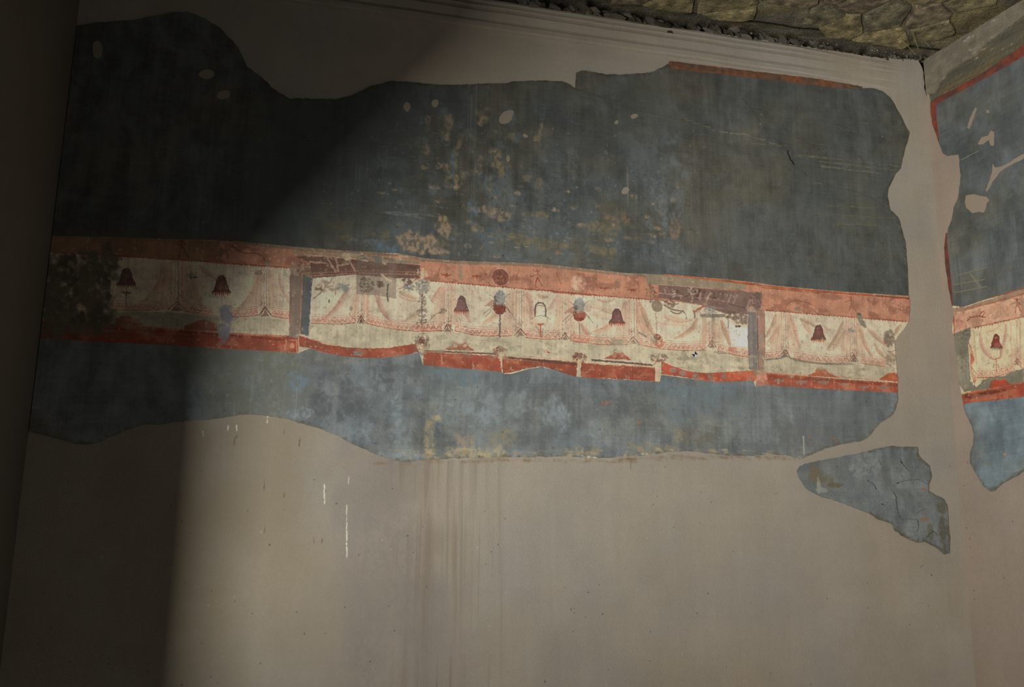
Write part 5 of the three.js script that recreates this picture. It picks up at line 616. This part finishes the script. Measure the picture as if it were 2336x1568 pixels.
  const Bf = { x0: 0, y0: 2.9, x1: 2.4, y1: 4.5 }, TF = new Pigment(0, 2.9, 2.4, 4.5, 1024, 704);
  fieldBase(TF, [84, 89, 88], [94, 98, 97], [90, 87, 72], 0.7, 21);
  for (let i = 0; i < 60; i++) TF.blob([rr(0, 2.3), rr(2.95, 4.45)], rr(0.05, 0.15), rr(0.04, 0.12), [[98, 107, 110], [76, 82, 82], [94, 90, 70]][(rnd() * 3) | 0], 0.25, 0.9, 12, 0.4);
  for (let i = 0; i < 50; i++) { const [u, y] = PR(rr(2150, 2336), rr(180, 350)); TF.blob([u, y], rr(0.02, 0.07), rr(0.0015, 0.004), i & 1 ? [108, 111, 104] : [72, 76, 74], rr(0.2, 0.45), 0.9, 50, 0.5); }
  for (let i = 0; i < 30; i++) TF.run([rr(0.05, 2), rr(3.3, 3.9)], rr(0.15, 0.4), 0.01, rnd() < 0.5 ? [112, 118, 114] : [70, 72, 66], 0.5, 240);
  { const L = (x0, y0, x1, y1) => { for (let i = 0; i < 60; i++) { const t = i / 60; TF.blob(PR(x0 + (x1 - x0) * t, y0 + (y1 - y0) * t), 0.004, 0.0025, [128, 122, 96], 0.7, 0.4, 80, 0.4); } }; L(2180, 650, 2250, 638); L(2190, 628, 2255, 610); L(2180, 668, 2256, 654); L(2215, 625, 2240, 655); L(2196, 365, 2235, 345); }
  const fieldPts = [...end(sLow), ...rev(gFrT), ...rev(v2i).slice(1), ...rev(left2).slice(1), ...rev(v1i).slice(1, -1)];
  const clean = []; for (const p of fieldPts) if (!clean.length || Math.hypot(p[0] - clean[clean.length - 1][0], p[1] - clean[clean.length - 1][1]) > 0.0008) clean.push(p);
  tag(mesh('upper_field', slab(rev(clean), zf, zt, Bf), matte(TF.texture(), relief(reliefPlaster, 2.4, 1.6), 0.0022, 0.9), g), 'dark blue-grey field with plaster losses');
  const patchMat = new THREE.MeshStandardMaterial({ color: pig(142, 128, 112), roughness: 0.95, bumpMap: relief(reliefPlaster, 1, 1), bumpScale: 0.001 });
  const patch = (pts) => mesh('mortar_patch', slab(onR(rev(ragged([...pts, pts[0]], 0.8, 4)).slice(1)), zt - 0.004, zt + 0.003, { x0: 0, y0: 0, x1: 1, y1: 1 }), patchMat, g);
  patch([[2207, 447], [2214, 445], [2226, 444], [2236, 447], [2248, 449], [2253, 449], [2260, 457], [2254, 466], [2252, 477], [2248, 486], [2236, 484], [2222, 487], [2208, 475], [2205, 462]]);
  patch([[2228, 246], [2232, 248], [2222, 276], [2214, 295], [2210, 293], [2216, 270]]);
  patch([[2234, 328], [2242, 315], [2258, 309], [2264, 298], [2271, 302], [2270, 334], [2263, 332], [2259, 320], [2246, 330], [2236, 331]]);
  patch([[2253, 252], [2259, 251], [2260, 258], [2254, 259]]);
  patch([[2268, 374], [2273, 382], [2284, 382], [2299, 376], [2336, 352], [2345, 352], [2336, 364], [2296, 384], [2282, 396], [2268, 415], [2255, 438], [2252, 437], [2261, 412], [2267, 390]]);
  // frieze
  const frL = onR(ragged([[2176, 698], [2178, 715], [2175, 753], [2178, 764], [2182, 791], [2190, 868], [2197, 906], [2200, 923]], 1, 5));
  const frB = onR([[2200, 923], [2207, 921], [2270, 914], [2336, 906], [2420, 896]]), gFrB = end(frB);
  const Br = { x0: 0, y0: 2.47, x1: 2.4, y1: 3.13 }, cv = document.createElement('canvas'); cv.width = 2048; cv.height = 564;
  const o = brush(cv, Br, PR), { fill: F, line: L, fold: D, dab } = o; o.px *= 1.0;
  // frieze beyond the first bay: the same curtain, painted in wall metres
  const m = brush(cv, Br, (x, y) => [x, y]), KM = (x, y) => [x, y];
  m.fill(KM, [206, 190, 154], [[0, 2.4], [2.4, 2.4], [2.4, 3.2], [0, 3.2]]); m.fill(KM, [204, 162, 132], [[0, 2.96], [2.4, 2.96], [2.4, 3.2], [0, 3.2]]); m.fill(KM, [140, 134, 112], [[0, 2.5], [2.4, 2.5], [2.4, 2.66], [0, 2.66]]); m.fill(KM, [156, 74, 52], [[0, 2.4], [2.4, 2.4], [2.4, 2.575], [0, 2.575]]); m.line(KM, [172, 84, 56], 8, [[0, 3.1], [2.4, 3.1]], 0.8);
  for (let i = 0; i < 200; i++) m.fill(KM, [158, 66, 46], [[i * 0.012, 2.966], [i * 0.012 + 0.007, 2.966], [i * 0.012 + 0.002, 2.95]], 0.85);
  for (let b = 1; b < 6; b++) { const c = 0.25 + b * 0.4; m.line(KM, ROSE, 8, [[c - 0.13, 2.94], [c - 0.09, 2.82], [c, 2.72]], 0.6); m.line(KM, ROSE, 8, [[c + 0.13, 2.94], [c + 0.1, 2.82], [c, 2.72]], 0.6); for (const q of [-0.01, 0.012, 0.03]) m.line(KM, TAN, 4, [[c + 0.2 + q, 2.94], [c + 0.2 + q, 2.68]], 0.6); m.fill(KM, [112, 60, 52], [[c - 0.03, 2.8], [c - 0.018, 2.88], [c, 2.9], [c + 0.018, 2.88], [c + 0.03, 2.8]], 0.9); m.line(KM, RED, 2.4, [[c - 0.18, 2.69], [c - 0.08, 2.655], [c + 0.08, 2.655], [c + 0.2, 2.7]], 0.9); m.fill(KM, PINK, [[c - 0.18, 2.69], [c - 0.08, 2.66], [c + 0.08, 2.66], [c + 0.2, 2.7], [c + 0.2, 2.735], [c + 0.08, 2.695], [c - 0.08, 2.695], [c - 0.18, 2.725]], 0.6); m.figure(KM, c + 0.1, 3.02, -0.0012, [150, 70, 52]); }
  // first bay, as it stands beside the corner
  F(K6, [206, 190, 154], [[0, 300], [1060, 130], [1060, 1250], [0, 1400]]); F(K6, [206, 164, 134], [[180, 380], [330, 360], [1040, 165], [1040, 420], [440, 560], [200, 640]]); F(K6, [150, 124, 98], [[180, 330], [330, 320], [1040, 100], [1040, 170], [330, 365], [180, 390]]); L(K6, [156, 74, 52], 5, [[270, 318], [500, 240], [800, 160], [1040, 90]], 0.9, false); L(K6, [170, 96, 66], 3, [[330, 345], [700, 260], [1040, 160]], 0.7, false); for (let i = 0; i < 16; i++) o.dot(K6, [220, 170, 130], 340 + i * 18, 308 - i * 5.2, 1, 0.8);
  F(K6, [112, 110, 94], [[200, 640], [400, 560], [400, 720], [380, 900], [400, 1200], [470, 1280], [560, 1180], [1040, 1050], [1040, 1240], [330, 1330], [220, 1200]], 0.9); F(K6, [178, 128, 104], [[190, 400], [330, 380], [360, 560], [210, 600]], 0.5); L(K6, [150, 70, 50], 4, [[200, 430], [205, 660]], 0.7); F(K6, [150, 142, 118], [[250, 900], [370, 900], [390, 1280], [300, 1320], [240, 1100]], 0.55); dab(K6, [98, 94, 80], 340, 650, 60, 60, 40, 0.6, 5); dab(K6, [104, 100, 86], 320, 900, 40, 220, 70, 0.5, 5);
  F(K6, [208, 192, 156], [[440, 565], [1040, 425], [1040, 1060], [960, 960], [920, 1080], [800, 1140], [620, 1165], [480, 1160], [430, 1260], [395, 1100], [372, 760], [400, 680]], 1); F(K6, [196, 138, 112], [[380, 740], [450, 950], [420, 1060], [470, 1180], [450, 1250], [400, 1120]], 0.55); L(K6, [168, 82, 62], 1.8, [[380, 740], [440, 920], [400, 1020], [470, 1110], [430, 1220]], 0.8, false); F(K6, [168, 74, 58], [[400, 870], [445, 940], [405, 1010]], 0.8);
  D(K6, ROSE, 11, [[510, 620], [540, 780], [600, 880], [700, 945]], 0.9); D(K6, ROSE, 9, [[830, 520], [820, 650], [780, 820], [745, 960]], 0.9); D(K6, [204, 168, 138], 8, [[740, 520], [720, 580], [580, 630]], 0.6); for (const x of [890, 960, 1000]) L(K6, ROSE, 4, [[x - 10, 480], [x, 1000]], 0.55); L(K6, TAN, 6, [[440, 600], [470, 1000]], 0.4); o.bunch(K6, 955, 800, 990, 0.6);
  o.hem(K6, [[480, 1158], [620, 1164], [740, 1142], [860, 1105], [930, 1065]], 5.2); o.hem(K6, [[980, 1010], [1040, 1060]], 5.2, 0.7); o.bell(K6, 706, 640, 140, 190, [106, 42, 40], [112, 104, 84]); L(K6, [186, 110, 86], 3, [[660, 940], [705, 950], [740, 925]], 0.8); L(K6, [190, 118, 92], 3.4, [[706, 950], [712, 1080]], 0.8); for (const s of [-1, 1]) L(K6, [126, 122, 100], 3, [[706 + 22 * s, 1000], [706 + 34 * s, 1040]], 0.6);
  o.teeth(K6, [440, 570], [1040, 432], 5.2); L(K6, [132, 62, 46], 3.2, [[360, 480], [400, 440], [470, 430], [530, 430], [580, 440]], 0.85); L(K6, [132, 62, 46], 3.4, [[500, 430], [520, 380], [560, 370]], 0.85); L(K6, [132, 62, 46], 2.6, [[540, 430], [580, 380]], 0.7); for (const [x, y] of [[640, 420], [740, 400], [820, 345]]) { o.ring(K6, [170, 110, 88], x, y, 7, 1.8, 0.7); } dab(K6, [176, 110, 86], 720, 290, 30, 16, 12, 0.7, 2); o.figure(K6, 955, 300, 2.1, [140, 66, 50]); o.ring(K6, [150, 140, 124], 850, 330, 16, 1.2, 0.5); dab(K6, [160, 92, 72], 270, 510, 50, 70, 24, 0.6, 3);
  F(K6, [160, 74, 52], [[290, 1380], [420, 1320], [640, 1295], [840, 1255], [1060, 1215], [1060, 1400], [700, 1450], [310, 1490]]); L(K6, [206, 112, 74], 3.4, [[340, 1345], [640, 1300], [850, 1250], [1040, 1215]], 0.8, false); F(K6, [92, 50, 38], [[330, 1360], [760, 1310], [830, 1300], [820, 1325], [400, 1410], [330, 1400]], 0.8); F(K6, [174, 72, 46], [[615, 1290], [640, 1215], [690, 1180], [735, 1195], [790, 1170], [850, 1215], [900, 1245]], 0.95, false); for (const x of [470, 655, 840]) L(K6, [214, 150, 110], 1.6, [[x, 1365], [x + 5, 1440]], 0.7); L(K6, [196, 120, 86], 1.6, [[320, 1440], [1040, 1370]], 0.4);
  const TT = new Pigment(Br.x0, Br.y0, Br.x1, Br.y1, 2048, 564); TT.fromCanvas(cv); wear(TT, 31, 0.85);
  tag(mesh('frieze_bay', slab([...frL, ...gFrB.slice(1), ...rev(gFrT).slice(0, -1)], zf, zt, Br), matte(TT.texture(), relief(reliefPlaster, 2.4, 0.66), 0.0018, 0.9), g), 'curtain bay with red bell and pink architrave');
  // tongue of sky blue below
  const low = onR(ragged([[2200, 923], [2203, 940], [2211, 956], [2218, 971], [2224, 994], [2222, 1013], [2215, 1032], [2215, 1055], [2226, 1078], [2245, 1109], [2261, 1122], [2272, 1120], [2291, 1101], [2318, 1088], [2336, 1074], [2380, 1060], [2420, 1040]], 1.4, 4));
  const Bl = { x0: 0, y0: 1.7, x1: 2.4, y1: 2.6 }, TB = new Pigment(0, 1.7, 2.4, 2.6, 1024, 400); fieldBase(TB, [104, 118, 124], [112, 125, 130], [110, 116, 112], 0.4, 41);
  for (const p of low) TB.blob(p, rr(0.008, 0.02), rr(0.008, 0.02), [96, 98, 86], 0.5, 0.9, 40, 0.4); TB.blob(PR(2295, 1037), 0.01, 0.008, [186, 124, 90], 0.8, 0.6, 60, 0.4);
  tag(mesh('lower_field', slab([...end(low), ...rev(gFrB).slice(0, -1)], zf, zt, Bl), matte(TB.texture(), relief(reliefPlaster, 2.4, 0.9), 0.0018, 0.9), g), 'smooth sky-blue tongue of fresco');
}
// ---------------------------------------------------------------- survey target, stalks, cord
{
  const t = new THREE.Group(); t.name = 'survey_target'; const [x, y] = PB(1583, 809.5); t.position.set(x, y, PROUD + 0.0004); t.rotation.z = 0.62; scene.add(t);
  tag(t, 'tiny black and white checkered survey target stuck on the frieze', 'marker');
  const w = flat(new THREE.Color(0.8, 0.8, 0.78), 0.6), k = flat(new THREE.Color(0.02, 0.02, 0.02), 0.6), h = 0.0135;
  mesh('backing', box(-h, h, -h, h, 0, 0.001), w, t);
  for (const s of [0, Math.PI]) { const tri = new THREE.Shape([new THREE.Vector2(0, 0), new THREE.Vector2(h, -h * 0.98), new THREE.Vector2(h, h * 0.98)]); const e = new THREE.ExtrudeGeometry(tri, { depth: 0.0006, bevelEnabled: false }); e.translate(0, 0, 0.0008); e.rotateZ(s + 0.1); mesh('black_quarter', e, k, t); }
}
{
  const stalkMat = flat(pig(150, 140, 104), 0.8);
  const onC = (px, py, Y) => { const d = dir(px, py), s = (Y - EYE.y) / d.y; return d.multiplyScalar(s).add(EYE); };
  [[[2055, 89], [2070, 104], [2089, 125], 'thin pale dry stalk under the ceiling, leftmost of three near the corner'], [[2082, 73], [2089, 95], [2095, 112], 'thin pale dry stalk under the ceiling, the upright middle one of three'], [[2110, 97], [2118, 103], [2124, 109], 'short pale dry stalk under the ceiling, rightmost of three near the corner']].forEach(([a, b, c, label], i) => {
    const pts = [onC(...a, HC - 0.03), onC(...b, HC - 0.035), onC(...c, HC - 0.025)];
    tag(mesh('dry_stalk' + (i ? '_00' + i : ''), new THREE.TubeGeometry(new THREE.CatmullRomCurve3(pts), 12, i === 2 ? 0.0016 : 0.0022, 6), stalkMat), label, 'stalk', 'dry stalks in the ceiling corner');
  });
  // thin cord with pale knots along the wall head
  const cp = []; for (let i = 0; i <= 40; i++) { const px = 1690 + i * 10.2, [x, y] = PB(px, 76 + (px - 1690) * 0.136); cp.push(new THREE.Vector3(x, y - 0.002, 0.018 + 0.004 * Math.sin(i * 2.1))); }
  const c = new THREE.Group(); c.name = 'knotted_cord'; scene.add(c); tag(c, 'thin cord with tiny pale knots along the gap above the cornice', 'cord');
  mesh('cord', new THREE.TubeGeometry(new THREE.CatmullRomCurve3(cp), 80, 0.001, 5), flat(pig(70, 66, 58)), c);
  const kn = cp.filter(() => rnd() < 0.5).map((p) => { const s = new THREE.SphereGeometry(rr(0.002, 0.0034), 8, 6); s.translate(p.x + rr(-0.004, 0.004), p.y, p.z + 0.001); return s; });
  tag(mesh('knots', mergeGeometries(kn), flat(pig(190, 186, 176), 0.4), c), 'row of tiny pale knots', null, null, 'stuff');
}
renderer.render(scene, camera);
